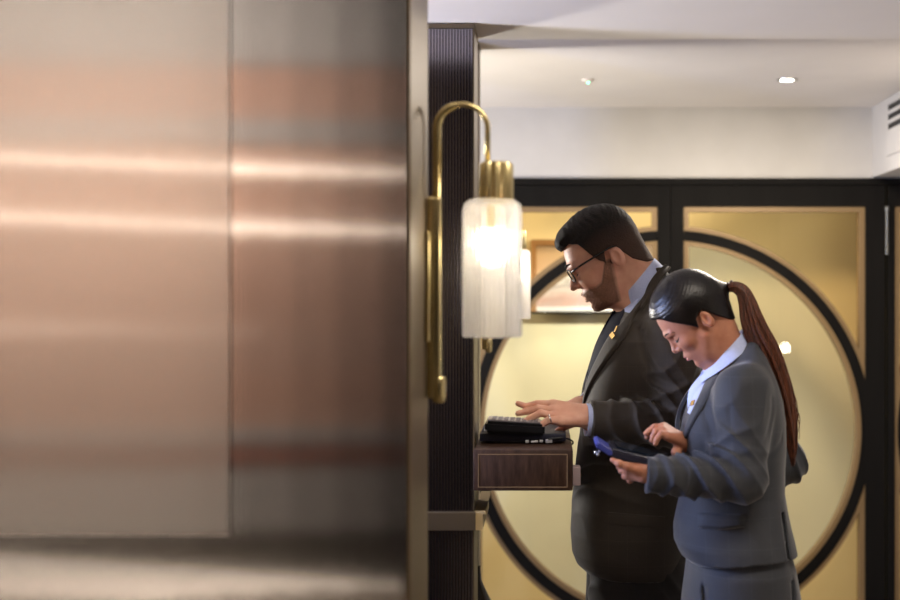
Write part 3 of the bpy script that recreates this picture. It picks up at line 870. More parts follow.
# trousers and shoes
def man_trousers(p):
    d = None
    for s in (-1, 1):
        z = np.array([.055,.10,.30,.52,.80,.90,1.05], dtype=np.float32)
        e = loft(p, z, np.array([.235,.235,.225,.222,.228,.235,.235]), np.array([.085,.083,.092,.100,.122,.126,.12]),
                 YM+s*np.array([.10,.10,.10,.098,.092,.085,.07]), np.array([.075,.072,.080,.088,.096,.09,.075]), 2.2)
        e = e-.004*np.exp(-((p[:,0]-.235)/.03)**2)*0
        d = e if d is None else smin(d, e, .012)
    d = d-fold(p, np.array([.23, YM-.1, .82]), (.8,0,.5), .005, 45, .16)
    return d
tr = sdf_mesh(man_trousers, (.06, 2.8, .03), (.42, 3.3, 1.08), .007)
obj('trousers', np_mesh('trousers', [tr]), TROU1, man, True, label='dark suit trousers')
def shoe(p, x, y, L=.29, w=.048):
    d = smin(ell(p, (x-.10*L/.29, y, .035), (.10, w, .036)), ell(p, (x+.06, y, .04), (.07, w*.85, .042)), .03)
    d = smin(d, ell(p, (x+.05, y, .075), (.055, w*.85, .04)), .02)
    return np.maximum(d, .002-p[:,2])
for s in (-1, 1):
    sh = sdf_mesh(lambda p: shoe(p, .215, YM+s*.10), (-.05, YM+s*.10-.08, -.01), (.40, YM+s*.10+.08, .15), .006)
    obj('shoe', np_mesh('shoe', [sh]), SHOE, man, True)
# hair
UM1 = ([-.14,-.085,-.062,-.035,-.022,.0,.018,.030,.040,.050,.058,.066,.084,.108,.14],
       [-.060,-.048,-.044,-.020,.004,.030,.030,-.004,.012,.034,.052,.072,.088,.083,.070])
def man_hair(p):
    q = tol1(p)
    top = np.clip((q[:,2]-.06)/.06, 0, 1)
    d = head_sdf_skull(q)-(.0035+.009*top)
    d = smin(d, ell(q, (.070,0,.108), (.042,.056,.024)), .014)
    d = smin(d, ell(q, (.100,0,.098), (.018,.045,.015)), .008)
    nk = np.maximum(cap(p, neckA, neckB, .057, .064)/S1-.0028, -q[:,2]-.10)
    d = smin(d, nk, .016)
    d = d-.0012*np.sin(q[:,0]*330+6*np.sin(q[:,2]*90+q[:,1]*70))*top
    um = np.interp(q[:,0], *UM1)
    lat = np.clip((np.abs(q[:,1])-.045)/.03, 0, 1)      # over the forehead the line runs level
    um = np.where(q[:,0] > .03, um*lat+np.maximum(um, .082+.0*q[:,0])*(1-lat), um)
    d = smax(d, (um-q[:,2])*.6, .003)
    return np.maximum(d, -ell(q, (-.004,.079,.002), (.0195,.018,.030)))*S1
def head_sdf_skull(q):
    d = ell(q, (.016,0,.050), (.096,.077,.087))
    return smin(d, ell(q, (.056,0,-.008), (.054,.060,.078)), .03)
def full_neck_hair(p): return man_hair(p)
lo, hi = bounds([tow1(q) for q in ((.14,0,.16),(-.1,.1,.05),(-.1,-.1,-.06),(.12,0,.05),(0,0,.17))], .03)
hm = sdf_mesh(man_hair, lo, hi, .0026)
hair1 = obj('hair', np_mesh('hair', [hm]), HAIR1, man, True, label='short dark brown hair, clipped shorter at the sides')
q = tol1(hm[0].astype(np.float32)); at = hair1.data.attributes.new('clipped', 'FLOAT', 'POINT')
at.data.foreach_set('value', np.clip((.085-q[:,2]-.35*np.maximum(q[:,0]-.02, 0))/.06, 0, 1).astype(np.float32))
n, l, b = nodes(HAIR1); an = n.new('ShaderNodeAttribute'); an.attribute_name = 'clipped'
src = b.inputs['Base Color'].links[0].from_socket; mx = n.new('ShaderNodeMixRGB'); mx.inputs[2].default_value = (*lin(74,54,44), 1)
l.new(an.outputs['Fac'], mx.inputs[0]); l.new(src, mx.inputs[1]); l.new(mx.outputs[0], b.inputs['Base Color'])
UX1 = ([-.02,.020,.030,.046,.060,.078,.094,.100,.108,.13], [.0,.010,.010,-.012,-.030,-.034,-.028,-.030,-.031,-.031])
def man_beard(p):
    q = tol1(p); d = man_head(p)/S1-.0022-.0005*np.sin(q[:,0]*700)*np.sin(q[:,2]*640)
    ux = np.interp(q[:,0], *UX1)
    d = smax(d, (q[:,2]-ux)*.8, .002)
    d = smax(d, (.008-.30*(q[:,2]+.0)-q[:,0])*.7, .004)          # back edge along the jaw
    d = np.maximum(d, -.098-q[:,2])
    lips = ell(q, (.110,0,-.0465), (.016,.0215,.0095))
    d = smax(d, -lips, .002)
    ear = ell(q, (-.006,.078,.003), (.022,.012,.035)); d = np.maximum(d, -ear)
    return d*S1
lo, hi = bounds([tow1(q) for q in ((.13,.06,.02),(.02,.07,.02),(.02,-.07,-.1),(.12,0,-.11))], .02)
hb = sdf_mesh(man_beard, lo, hi, .0022)
beard = obj('beard', np_mesh('beard', [hb]), BEARD, man, True, label='short brown beard')
q = tol1(hb[0].astype(np.float32)); ux = np.interp(q[:,0], *UX1)
ed = np.minimum.reduce([(ux-q[:,2])/.014, (q[:,0]-.008+.30*q[:,2])/.022, ell(q, (.110,0,-.0465), (.016,.0215,.0095))/.004, (q[:,2]+.098)/.01])
at = beard.data.attributes.new('cover', 'FLOAT', 'POINT'); at.data.foreach_set('value', np.clip(ed, 0, 1).astype(np.float32))
n, l, b = nodes(BEARD); an = n.new('ShaderNodeAttribute'); an.attribute_name = 'cover'
tcb = n.new('ShaderNodeTexCoord'); nb = n.new('ShaderNodeTexNoise'); nb.inputs['Scale'].default_value = 900; l.new(tcb.outputs['Object'], nb.inputs[0])
mb_ = n.new('ShaderNodeMath'); mb_.operation = 'MULTIPLY_ADD'; mb_.inputs[1].default_value = 1.5; mb_.use_clamp = True
m2_ = n.new('ShaderNodeMath'); m2_.operation = 'MULTIPLY'; l.new(an.outputs['Fac'], m2_.inputs[0]); m3_ = n.new('ShaderNodeMath'); m3_.operation = 'MULTIPLY_ADD'; m3_.inputs[1].default_value = .9; m3_.inputs[2].default_value = .15
l.new(nb.outputs[0], m3_.inputs[0]); l.new(m3_.outputs[0], m2_.inputs[1]); m4_ = n.new('ShaderNodeMath'); m4_.operation = 'MULTIPLY'; m4_.inputs[1].default_value = 2.2; m4_.use_clamp = True
l.new(m2_.outputs[0], m4_.inputs[0]); l.new(m4_.outputs[0], b.inputs['Alpha'])
def curve_on(hf, pts, r, name, m, root, S, tow, lift=.0005, n=6):
    w = []
    for q in spline([Vector(a) for a in pts], n): w.append(Vector(tow(np.array(q)[None])[0]))
    return obj(name, tube(w, list(np.interp(np.linspace(0, 1, len(w)), np.linspace(0, 1, len(r)), r)), 8), m, root, True)
for s in (-1, 1):
    curve_on(None, [(.121,s*.010,.040),(.117,s*.024,.045),(.106,s*.040,.043)], [.0022,.0030,.0012], 'eyebrow', HAIR1, man, S1, tow1)
    curve_on(None, [(.1035,s*.022,.013),(.1055,s*.031,.0095),(.1015,s*.042,.0125)], [.0007,.0012,.0007], 'eyelashes', HAIR1, man, S1, tow1)
curve_on(None, [(.106,-.018,-.0475),(.1125,0,-.0510),(.106,.018,-.0475)], [.0015,.0045,.0015], 'lower_lip', LIP, man, S1, tow1)
# wedding ring on the near hand
rg = A3(550, 419, YH-.031); u = (A3(540, 425, YH-.034)-A3(556, 420, YH-.03)); u /= np.linalg.norm(u)
s_ = np.cross(u, [0,1,0]); s_ /= np.linalg.norm(s_); t_ = np.cross(u, s_)
bm = tube([Vector(rg+(s_*math.cos(a)+t_*math.sin(a))*.0100) for a in np.linspace(0, 2*PI, 25)], .0016, 8)
obj('ring', bm, mat('silver_ring', (.7,.7,.7), .2, 1), man, True, label='silver ring on a finger')

# eyeglasses
gl = thing('eyeglasses', Vector(O1), 'black-framed eyeglasses worn by the bearded person', 'glasses')
tw = lambda *q: Vector(tow1(np.array(q)[None])[0])
GB = mat('black_acetate', lin(18,16,16), .25)
for s in (-1, 1):
    obj('temple', tube([tw(.112,s*.064,.024), tw(.09,s*.075,.026), tw(.03,s*.0835,.029), tw(0,s*.0845,.030), tw(-.014,s*.085,.026)], [.0024,.0024,.0022,.0022,.0018], 8), GB, gl, True)
    c = (.119, s*.034, .016); ringp = []
    for k in range(29):
        a = 2*PI*k/28; x = math.copysign(abs(math.cos(a))**.7, math.cos(a)); y = math.copysign(abs(math.sin(a))**.7, math.sin(a))
        ringp.append(tw(c[0]-abs(c[1]+x*.026)*.16+.004+y*.0015, c[1]+x*.026, c[2]+y*.0165))
    fr_ = obj('rim', tube(ringp, .0017, 8), GB, gl, True)
    bm = bmesh.new(); bm.faces.new([bm.verts.new(q) for q in ringp[:-1]])
    obj('lens', bm, glass_mat('spectacle_lens', (.96,.97,1), .04), gl)
obj('bridge', tube([tw(.120,-.009,.022), tw(.1225,0,.0245), tw(.120,.009,.022)], .0018, 8), GB, gl, True)

# ================================================================== THE WOMAN
YF = 2.65
woman = thing('person', (A3(738, 300, YF)[0], YF, 0), 'person with long ponytail in slate grey jacket and skirt tapping a tablet', 'person')
S2 = .80
tol2, tow2, O2, R2 = head_frame(P(706.5, 320.5, YF-.075), 43, 0, 0, S2, .90)
nA, nB = tow2((-.028, 0, -.01)), A3(731, 366, YF)
def wo_head(p):
    d = head_sdf(tol2(p), .6, .90)*S2
    d = smin(d, cap(p, nA, nB, .043, .046), .02)
    d = smin(d, cap(p, tow2((.02,0,-.05)), A3(722, 362, YF), .034, .042), .02)
    return d
lo, hi = bounds([tow2(q) for q in ((.15,0,.16),(-.1,.1,.05),(-.1,-.1,0),(.12,0,-.1),(0,0,.18))]+[nB], .05)
wh = sdf_mesh(wo_head, lo, hi, .0022)
# left hand, under the tablet
YL = 2.47
WL = A3(644, 472.5, YL)
def wo_hand_l(p):
    d = cap(p, A3(664, 473, YL), WL, .024, .0215)
    k = [A3(629, 467.5, YL-.012), A3(628, 470, YL+.002), A3(629, 473, YL+.016), A3(631, 476, YL+.028)]
    for i, q in enumerate(k): d = smin(d, cap(p, WL+np.array([0,-.006+.006*i,.006-.004*i]), q, .0135, .0105), .010)
    f = None
    F = [[k[0], A3(621, 465, YL+.012), A3(619, 467, YL+.034)], [k[1], A3(622, 470, YL+.024), A3(621, 471, YL+.046)],
         [k[2], A3(625, 476, YL+.034), A3(625, 474, YL+.056)], [k[3], A3(630, 480, YL+.044), A3(630, 477, YL+.064)]]
    for pts in F:
        e = finger(p, pts, .0085, .0062); f = e if f is None else np.minimum(f, e)
    d = smin(d, f, .004)
    th = chain(p, [A3(637, 470, YL-.016), A3(627, 466.5, YL-.024), A3(619, 463.5, YL-.026), A3(612.5, 460, YL-.022)], [.0105,.0082,.0070,.0050], .005)
    return smin(d, th, .006)
whl = sdf_mesh(wo_hand_l, *bounds([A3(606, 452, YL), A3(668, 484, YL)], .07), .0016)
YR_ = 2.58
WQ = A3(683, 442, YR_+.01)
def wo_hand_r(p):
    d = cap(p, A3(696, 447, YR_+.02), WQ, .022, .0195)
    k = [A3(664, 427, YR_+.022), A3(662, 428, YR_+.006), A3(663, 431, YR_-.010), A3(667, 436, YR_-.024)]
    for i, q in enumerate(k): d = smin(d, cap(p, WQ+np.array([0,.012-.008*i,.002]), q, .0135, .0105), .010)
    F = [[k[0], A3(655, 427, YR_+.022), A3(650, 432, YR_+.022), A3(647, 437, YR_+.022)],
         [k[1], A3(654, 427.5, YR_+.004), A3(649, 431, YR_+.004), A3(646, 433.5, YR_+.004)],
         [k[2], A3(656, 431, YR_-.012), A3(653, 437, YR_-.012), A3(652, 440.5, YR_-.012)],
         [k[3], A3(661, 434, YR_-.028), A3(657, 439, YR_-.028), A3(655.5, 443.5, YR_-.028)]]
    f = None
    for pts in F:
        e = finger(p, pts, .0082, .0058); f = e if f is None else np.minimum(f, e)
    d = smin(d, f, .0035)
    th = chain(p, [WQ+np.array([-.006,.004,-.008]), A3(676, 452, YR_-.01), A3(680, 458, YR_-.012), A3(677, 463, YR_-.014)], [.012,.0098,.0085,.0068], .005)
    return smin(d, th, .006)
whr = sdf_mesh(wo_hand_r, *bounds([A3(642, 424, YR_), A3(698, 466, YR_)], .055), .0016)
SHa, ELa, WRa = A3(741, 391, 2.52), A3(742, 478, 2.475), A3(646, 474.5, YL)
SHb, ELb, WRb = A3(742, 389, 2.785), A3(784, 462, 2.80), A3(690, 445, 2.61)
torso2 = rows_of([(340,745,756,.045),(348,738,760,.068),(358,730,765,.100),(366,722,768,.122),(375,712,772,.138),(386,701,776,.150),(400,692,780,.158),
                  (420,685,783,.155),(445,681.5,784,.148),(470,681,783,.135),(492,681,783,.130),(510,677,786,.140),(525,674,789,.152),
                  (540,674.5,793,.165),(552,680,796,.172),(560,690,797,.174)], YF)
skirt_rows = rows_of([(520,690,780,.135),(545,689,787,.150),(565,687,793,.168),(600,682.5,799,.178),(660,678,805,.185),(730,682,803,.180),(800,690,797,.172),(845,694,792,.168)], YF)
def wo_body(p):
    z, cx, a, cy, b = torso2
    d = loft(p, z, cx, np.maximum(a-.018, .012), cy, np.maximum(b-.018, .012))
    d = smin(d, chain(p, [SHa, ELa, WRa], [.036,.028,.022], .02), .03); d = smin(d, chain(p, [SHb, ELb, WRb], [.036,.028,.022], .02), .03)
    X = A3(742, 500, YF)[0]
    for s in (-1, 1):
        d = smin(d, chain(p, [(X, YF+s*.075, .92), (X-.01, YF+s*.075, .48), (X+.03, YF+s*.075, .10)], [.085,.052,.033], .02), .03)
        d = smin(d, cap(p, (X+.02, YF+s*.075, .06), (X-.09, YF+s*.075, .03), .028, .022), .02)
    return np.maximum(d, .006-p[:,2])
wb = sdf_mesh(wo_body, (.22, 2.38, -.005), (.62, 2.92, 1.56), .010)
body2 = obj('body', np_mesh('body', [wh, whl, whr, wb]), SK2, woman, True)
def wo_jacket(p):
    d = loft(p, *torso2)
    d = smin(d, ell(p, A3(707, 428, YF-.07), (.040,.060,.065)), .04); d = smin(d, ell(p, A3(707, 428, YF+.07), (.040,.060,.065)), .04)
    for s, (A, E, Wq) in ((-1, (SHa, ELa, WRa)), (1, (SHb, ELb, WRb))):
        u = (Wq-E)/np.linalg.norm(Wq-E)
        arm = smin(cap(p, A, E, .056, .051), cap(p, E, Wq, .049, .037), .018)
        arm = np.maximum(arm, ((p-Wq.astype(np.float32))@u.astype(np.float32)))
        if s < 0:
            arm = arm-fold(p, E+np.array([-.07,0,.03]), (1,0,.7), .012, 74, .085)-fold(p, E+np.array([-.13,0,-.01]), (1,.3,-.25), .005, 95, .07, 1)-fold(p, A+np.array([-.02,0,-.07]), (.6,0,-1), .0055, 50, .09, .5)
        else: arm = arm-fold(p, E, (1,0,.4), .006, 80, .1)
        d = smin(d, arm, .026)
        q = np.abs(np.sqrt((p[:,0]-A[0]+.008)**2+(p[:,2]-A[2]+.02)**2*.45)-.070)
        d = d+.0013*np.exp(-(q/.005)**2)*(p[:,2] < A[2]-.01)*(np.abs(p[:,1]-YF) > .10)
    # vents of the skirted back
    for px, w in ((768, .003), (784, .003)):
        x = A3(px+4, 540, YF)[0]+(1.24-p[:,2])*.06
        d = d+.010*np.exp(-((p[:,0]-x)/w)**2)*(p[:,2] < CH-(505-VY)*YF/FPX)
    d = smax(d, -cap(p, tow2((-.03,0,0)), A3(726, 360, YF), .047, .050), .006)
    hem = CH-(560-VY)*YF/FPX+.016*np.sin((p[:,0]-.33)*9)+.010
    return np.maximum(d, (hem-p[:,2])*.95)
wj = sdf_mesh(wo_jacket, (.20, 2.36, .98), (.66, 2.94, 1.56), .0040)
jacket2 = obj('jacket', np_mesh('jacket', [wj]), SUIT2, woman, True, label='slate grey fitted jacket')
fw_ = tracer(lambda p: smin(loft(p, *torso2), ell(p, A3(707, 428, YF-.07), (.040,.060,.065)), .04), YF)
fwj = tracer(wo_jacket, YF)
lp2 = strip_on(fw_, Vv((712,368),(705,385),(698,401),(690,417),(684,432),(682,446)), Vv((722,366),(716,384),(707,402),(697,418),(689,433),(684,447)), .004, 26, 7, .002)
obj('lapel', mirror_bm(lp2, YF), SUIT2, jacket2, 'auto')
sf2 = strip_on(fw_, Vv((702,372),(698,386),(693,400),(688,413)), Vv((714,372),(708,387),(700,402),(692,415)), .0015, 16, 6, .0015)
shb = sdf_mesh(lambda p: smin(cap(p, P(737, 354, YF), P(708, 398, YF), .045, .040), cap(p, P(708, 398, YF), P(700, 420, YF), .04, .03), .02), (.24, 2.55, 1.28), (.52, 2.75, 1.56), .005)
obj('shirt', np_mesh('shirt', [shb]), SHIRT, woman, True, label='light blue shirt')
obj('shirt_front', sf2, SHIRT, woman, 'auto', label='light blue shirt front')
col2 = neck_ring(((743.5,329),(705,367)), ((750,343),(700,381)), YF, .052, .068, 48, .003, .05,
                 drop=lambda a: Vector((-.012*max(0, math.cos(a))**6, 0, -.014*max(0, math.cos(a))**8)))
obj('shirt_collar', col2, SHIRT, woman, 'auto', label='light blue pointed shirt collar')
pf = strip_on(fwj, Vv((699.5,513),(722,513.5),(745,514)), Vv((699.5,528),(722,530),(744.5,527)), .007, 24, 8, .005)
obj('pocket_flap', pf, SUIT2, jacket2, 'auto')
b2 = on_patch(fw_, 696, 405, 6, 5, 60, .002, 'lapel_pin', GOLD, jacket2); b2['label'] = 'small gold lapel pin'
cuff('shirt_cuff', WRb, ELb, .0300, 0, .010, SHIRT, woman, 'light blue shirt cuff')
def wo_skirt(p):
    d = loft(p, *skirt_rows)
    for px, y in ((697, 565), (781, 560)):
        x = A3(px, 580, YF)[0]+(1.0-p[:,2])*.03
        d = d+.010*np.exp(-((p[:,0]-x)/.0028)**2)*(p[:,2] < CH-(y+8-VY)*YF/FPX)
    return d
ws = sdf_mesh(wo_skirt, (.26, 2.42, .36), (.62, 2.88, 1.14), .006)
obj('skirt', np_mesh('skirt', [ws]), SUIT2, woman, True, label='slate grey skirt')
X = A3(742, 500, YF)[0]
for s in (-1, 1):
    sh = sdf_mesh(lambda p: shoe(p, X-.01, YF+s*.075, .25, .040), (X-.25, YF+s*.075-.07, -.01), (X+.18, YF+s*.075+.07, .15), .006)
    obj('shoe', np_mesh('shoe', [sh]), SHOE, woman, True)
# hair
UM2 = ([-.14,-.085,-.060,-.035,-.020,.0,.020,.030,.046,.080,.102,.14],
       [-.075,-.066,-.048,-.012,.016,.030,.022,-.002,.020,.060,.088,.110])
def wo_hair(p):
    q = tol2(p)
    top = np.clip((q[:,2]-.01)/.07, 0, 1)
    d = head_sdf_skull(q)-(.005+.011*top)
    d = smin(d, ell(q, (-.004,0,.050), (.109,.086,.106)), .012)
    d = smin(d, ell(q, (.068,0,.088), (.038,.058,.036)), .016)
    d = smin(d, cap(p, tow2((-.08,0,.03)), A3(727, 286.5, YF), .035, .010)/S2, .02)
    nk = np.maximum(cap(p, nA, nB, .043, .046)/S2-.004, -q[:,2]-.10)
    d = smin(d, nk, .02)
    um = np.interp(q[:,0], *UM2)
    lat = np.clip((np.abs(q[:,1])-.03)/.035, 0, 1)
    um = np.where(q[:,0] > .03, um*lat+np.maximum(um, .086)*(1-lat), um)
    st = .0004*np.sin((q[:,2]+.25*q[:,0])*760+np.abs(q[:,1])*300+2*np.sin(q[:,0]*30))
    d = smax(d+st, (um-q[:,2])*.6, .005)
    return np.maximum(d, -ell(q, (-.004,.079,.002), (.019,.020,.030)))*S2
lo, hi = bounds([tow2(q) for q in ((.15,0,.18),(-.13,.1,.05),(-.13,-.1,-.06),(.14,0,.05),(0,0,.19))], .02)
hw = sdf_mesh(wo_hair, lo, hi, .0024)
hair2 = obj('hair', np_mesh('hair', [hw]), HAIR2, woman, True, label='smooth black hair pulled back')
# ponytail: many overlapping locks
PT = [(728,288,0,.009),(735,287,0,.011),(743,292,0,.0135),(748,304,0,.0185),(751.5,317,0,.024),(757,332,0,.028),(765,348,0,.030),(773,368,0,.030),(781,392,0,.028),(786,411,0,.025),(790,430,0,.018),(792.5,448,0,.012),(793,466,0,.004)]
cen = spline([A3(a, b, YF-.02-.02*i/10) for i, (a, b, _, r) in enumerate(PT)], 5)
rad = np.interp(np.linspace(0, 1, len(cen)), np.linspace(0, 1, len(PT)), [q[3] for q in PT])
rnd = random.Random(7)
locks = [(cen, rad*.80)]
bm = bmesh.new()
tube(cen, list(rad*.82), 20, bm)
for i in range(46):
    a = 2*PI*i/46+rnd.uniform(-.2, .2); e = rnd.uniform(.68, .98); tw_ = rnd.uniform(-.7, .7); pts = []
    n_ = len(cen)-rnd.randint(0, 9)
    for k in range(n_):
        t = (cen[min(k+1, len(cen)-1)]-cen[max(k-1, 0)]).normalized(); u = Vector((0,1,0)); v = t.cross(u).normalized()
        aa = a+tw_*k/len(cen)
        pts.append(cen[k]+(u*math.cos(aa)+v*math.sin(aa))*rad[k]*e)
    tube(pts, list(np.interp(np.linspace(0, 1, n_), [0,.15,.8,1], [.0022,.0050,.0045,.0008])), 6, bm)
for i in range(7):
    x0 = rnd.uniform(784, 790); y0 = rnd.uniform(375, 405)
    tube(spline([P(x0-3, y0-25, YF-.05), P(x0+3, y0, YF-.05), P(x0+8+rnd.uniform(0,4), y0+18, YF-.055), P(x0+9+rnd.uniform(-2,4), y0+36, YF-.055)], 5), [.0014,.0014,.001,.0005], 5, bm)
pony = obj('ponytail', bm, PONY, woman, True, label='long auburn-brown ponytail')
ht = P(730, 286, YF-.01)
obj('hair_tie', tube([ht+Vector((.3*math.cos(a)*.0105, math.sin(a)*.0105, math.cos(a)*.0105)) for a in np.linspace(0, 2*PI, 25)], .003, 8), BLACKP, woman, True)
for s in (-1, 1):
    curve_on(None, [(.119,s*.011,.037),(.115,s*.026,.042),(.104,s*.042,.039),(.092,s*.052,.032)], [.0008,.0018,.0018,.0006], 'eyebrow', HAIR2, woman, S2, tow2)
    curve_on(None, [(.1025,s*.020,.012),(.1060,s*.031,.0070),(.1020,s*.043,.009),(.092,s*.052,.0145)], [.0008,.0018,.0018,.0006], 'eyelashes', HAIR2, woman, S2, tow2)
curve_on(None, [(.106,-.016,-.0475),(.1130,0,-.0512),(.106,.016,-.0475)], [.0015,.0048,.0015], 'lower_lip', LIP, woman, S2, tow2)
curve_on(None, [(.106,-.017,-.0440),(.1155,0,-.0405),(.106,.017,-.0440)], [.0012,.0034,.0012], 'upper_lip', LIP, woman, S2, tow2)
# ================================================================== DESK AND WHAT STANDS ON IT
Y0 = 2.70; XA, XZ = X1-.0005, (573-VX)*Y0/FPX
dz0, dz1 = CH-(491-VY)*Y0/FPX, CH-(449.5-VY)*Y0/FPX
desk = thing('wall_desk', ((XA+XZ)/2, 2.90, dz0), 'small dark wooden box-shaped desk with a fine inlay line, fixed to the reeded pillar', 'desk')
obj('carcass', box(XA, XZ, Y0, 3.20, dz0, dz1, .004), M['wood'], desk, 'auto')
lx0, lx1 = (478-VX)*Y0/FPX, (567.5-VX)*Y0/FPX; lz0, lz1 = CH-(487.5-VY)*Y0/FPX, CH-(454-VY)*Y0/FPX; w_ = .0016
for b_ in (box(lx0, lx1, Y0-.0008, Y0+.002, lz1-w_, lz1), box(lx0, lx1, Y0-.0008, Y0+.002, lz0, lz0+w_), box(lx0, lx0+w_, Y0-.0008, Y0+.002, lz0+w_, lz1-w_), box(lx1-w_, lx1, Y0-.0008, Y0+.002, lz0+w_, lz1-w_)):
    obj('inlay_line', b_, M['inlay'], desk)
NAVY = mat('navy_black_leather', lin(24,26,42), .45); noise_color(NAVY, lin(22,23,38), lin(30,32,52), 200, bump=.0002)
zt_ = dz1
YT = 2.86
def slab(pa, pb, th, ya, yb, bev=.003, bm=None):
    """slab whose top edge runs from pa to pb (world x,z), thickness th below it"""
    a, b = Vector(pa), Vector(pb); d = (b-a).normalized(); n = Vector((-d.y, d.x))
    if n.y < 0: n = -n
    pts = [a, b, b-n*th, a-n*th]
    bm2 = prism([(q.x, q.y) for q in pts], ya, yb, bm)
    if bev: bmesh.ops.bevel(bm2, geom=bm2.edges[:], offset=bev, segments=2, affect='EDGES')
    return bm2
q = lambda px, py, Y=2.80: ((px-VX)*Y/FPX, CH-(py-VY)*Y/FPX)
# lower black organiser with papers below
low = thing('desk_organiser', (-.06, 2.9, zt_), 'low black desk tray standing on the wooden desk under the keypad terminal', 'tray')
obj('tray', box(q(479.5,0)[0], q(566,0)[0], 2.80, 3.06, CH-(441.5-VY)*2.8/FPX, CH-(433.5-VY)*2.8/FPX, .003), NAVY, low, 'auto')
obj('foot', prism([q(492,441), q(560,441), q(556,0)[:1]+(zt_+.0005,), q(498,0)[:1]+(zt_+.0005,)], 2.81, 3.0), BLACKP, low)
rr = random.Random(3)
for i in range(6):
    x = q(526+i*4.7+rr.uniform(-1,1), 0)[0]; z = zt_+.002
    obj('silver_connector', box(x, x+.008, 2.792, 2.81, z+rr.uniform(0,.003), z+rr.uniform(.006,.011), .001), mat('pale_metal', (.75,.75,.78), .3, .6) if i == 0 else bpy.data.materials['pale_metal'], low)
term = thing('card_terminal', (-.06, 2.84, CH-(433.5-VY)*2.8/FPX), 'black keypad terminal with a silver-grey top, tilted on the tray under the typing hands', 'terminal')
obj('shell', slab(q(485.5,420.5), q(545,424), .026, 2.78, 2.88, .006), BLACKP, term, 'auto')
obj('screen_plate', slab(q(487,418.8), q(541,421.9), .004, 2.787, 2.873, .0015), mat('silver_grey_plate', lin(150,145,150), .3, .3), term, 'auto', label='silver-grey top plate')
obj('wedge_foot', prism([q(489,430), q(540,430.5), q(536,433.8), q(495,433.8)], 2.80, 2.86), BLACKP, term)
kb = bmesh.new()
for i in range(8):
    for j in range(4):
        px = 492+i*6; a = q(px, 418.6+(px-487)*.057); box(a[0], a[0]+.010, 2.795+j*.019, 2.808+j*.019, a[1]-.003, a[1]+.0004, 0, kb)
obj('keypad', kb, mat('grey_keys', lin(128,124,130), .5), term)
cb = spline([q(545,441)+() for _ in range(1)][:0] or [Vector((q(548,438.5)[0],2.79,q(548,438.5)[1])), Vector((q(562,438)[0],2.80,q(562,438)[1])), Vector((q(571,440.5)[0],2.81,q(571,440.5)[1])), Vector((q(573,444.5)[0],2.82,q(573,444.5)[1])), Vector((q(566,446.5)[0],2.83,q(566,446.5)[1])), Vector((q(550,445)[0],2.84,q(550,445)[1])), Vector((q(535,446)[0],2.85,q(535,446)[1]))], 8)
obj('cable', tube(cb, .0020, 8), BLACKP, None, True, 'thin black cable looping over the right end of the wooden desk', 'cable')
# card standing out behind the desk end
cx0, cx1 = (573.4-VX)*2.84/FPX, (580.5-VX)*2.84/FPX
t = thing('leather_tab', (cx0, 2.84, CH-(486-VY)*2.84/FPX), 'pale pinkish tab hanging on the right end of the wooden desk', 'tab')
bm = box(XZ+.0005, cx1, 2.835, 2.875, CH-(485.5-VY)*2.84/FPX, CH-(466.5-VY)*2.84/FPX, .003)
obj('pad', bm, mat('pale_pink_leather', lin(176,156,156), .6), t, 'auto'); obj('pin', lathe([(.0035, 0), (.0035, .003)], (cx1-.001, 2.855, CH-(476-VY)*2.84/FPX), 12, axis='X'), M['brass'], t)

# ================================================================== TABLET IN ITS FOLIO
tb = thing('tablet', P(650, 462, 2.53), 'tablet in a navy folio with a bright blue corner, held level in one hand', 'tablet')
ya, yb = 2.455, 2.625
TQ = lambda px, py: q(px, py, 2.455)
obj('folio', slab(TQ(612,449.5), TQ(704,473), .016, ya, yb, .003), NAVY, tb, 'auto', label='navy folio cover')
obj('screen', slab(TQ(618,448.6), TQ(700,469.8), .003, ya+.035, yb-.008, .001), mat('dark_screen', lin(30,40,56), .08), tb, 'auto')
obj('corner_flap', slab(TQ(598,442.5), TQ(614,452.5), .011, ya-.001, yb-.03, .003), mat('bright_blue_leather', lin(50,60,140), .6), tb, 'auto', label='bright blue corner flap')
ch = obj('charm', tube([TQ(599,449)[:1]+(ya+.02,)+TQ(599,449)[1:], TQ(597,452)[:1]+(ya+.015,)+TQ(597,452)[1:]], .0012, 6), BLACKP, tb, True)
for dx, dy, r in ((-1.2,5,.0026),(1.2,6.8,.0034),(2.6,4.2,.0024)):
    a = TQ(597+dx, 448+dy); bm = bmesh.new(); bmesh.ops.create_uvsphere(bm, u_segments=16, v_segments=10, radius=r); bmesh.ops.translate(bm, verts=bm.verts, vec=(a[0], ya+.012, a[1]))
    obj('bead', bm, bpy.data.materials['pale_metal'], ch, True)
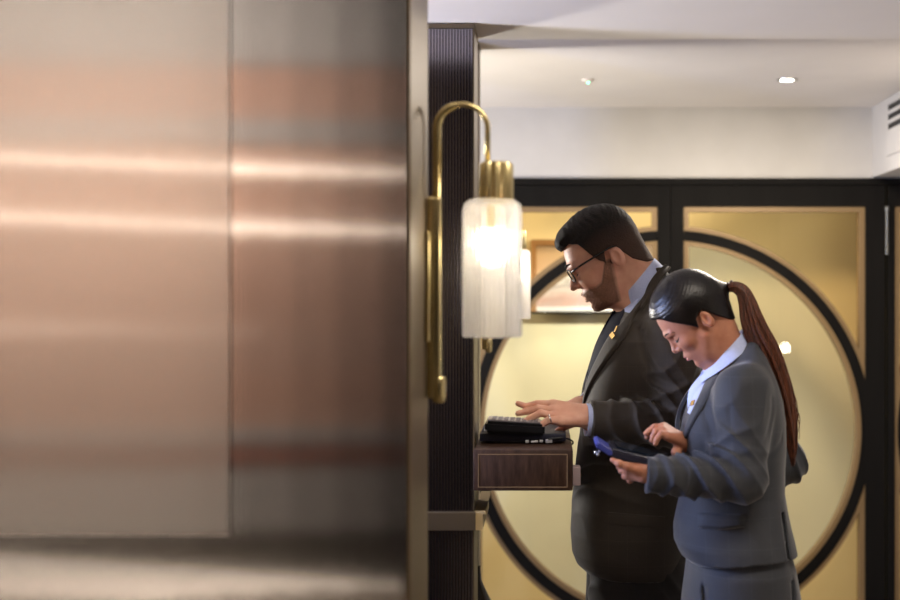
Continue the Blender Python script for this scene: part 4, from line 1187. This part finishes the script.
# ================================================================== LIGHT
def area(name, loc, size, energy, col, target):
    o = light(name, 'AREA', loc, energy, col, size); aim(o, target); return o
light('sconce_light', 'POINT', P(492, 240, 2.07), 7, (1,.82,.6), .03)
light('far_sconce_light', 'POINT', (-.1, 4.08, 1.73), 8, (1,.82,.6), .03)
area('rear_wall_fill', (-2.6, -1.6, 3.55), (2.6, 1.4), 310, (1,.92,.84), (-2.8, -3.0, 1.2))  # added, unseen: brightens the rear wall that the metal mirrors
area('overhead_fill', (.9, 1.2, 3.57), (1.6, .9), 74, (1,.89,.76), (.6, 3.2, 1.0))  # added soft front fill from above, no fixture modelled
area('window_light', (-2.2, 2.30, 1.75), (.35, 1.0), 75, (.36,.5,1), (.3, 2.65, 1.5))
area('door_room_fill', (.4, 5.6, 2.7), (.5, .2), 11, (1,.9,.74), (.16, 6.5, 1.25))  # added fill for the room beyond the doors
area('hall_light', (.9, 4.2, 2.44), (.5, .5), 45, (1,.9,.78), (.9, 4.3, 0))
sp = light('picture_spot', 'SPOT', (.5, 5.5, 2.1), 66, (1,.97,.87), .03, spot_size=math.radians(95), spot_blend=1); aim(sp, (.06, 6.1, 1.12))
area('ceiling_fill_back', (-1.3, 4.2, 1.40), (.3, .3), 48, (1,.95,.88), (.5, 4.2, 2.46))  # added out of sight to brighten the far ceiling
area('soffit_fill_front', (-1.1, 2.45, 1.50), (.2, .2), 13, (1,.93,.88), (.3, 2.6, 2.23))  # added out of sight to brighten the soffit underside
w = bpy.data.worlds.new('World'); bpy.context.scene.world = w; w.use_nodes = True
w.node_tree.nodes['Background'].inputs[0].default_value = (.8,.85,1,1); w.node_tree.nodes['Background'].inputs[1].default_value = .05

# ================================================================== CAMERA
cd = bpy.data.cameras.new('Camera'); co = bpy.data.objects.new('Camera', cd); C.objects.link(co)
co.location = (0, 0, CH); co.rotation_euler = (PI/2, 0, 0)
cd.sensor_width = 36; cd.lens = FPX*36/900; cd.shift_x = -(VX-450)/900; cd.shift_y = 0
cd.dof.use_dof = True; cd.dof.focus_distance = 3.05; cd.dof.aperture_fstop = 2.3
sc = bpy.context.scene; sc.camera = co
sc.view_settings.view_transform = 'Standard'; sc.view_settings.look = 'None'
sc.view_settings.exposure = 0; sc.view_settings.gamma = 1; sc.view_settings.use_curve_mapping = False
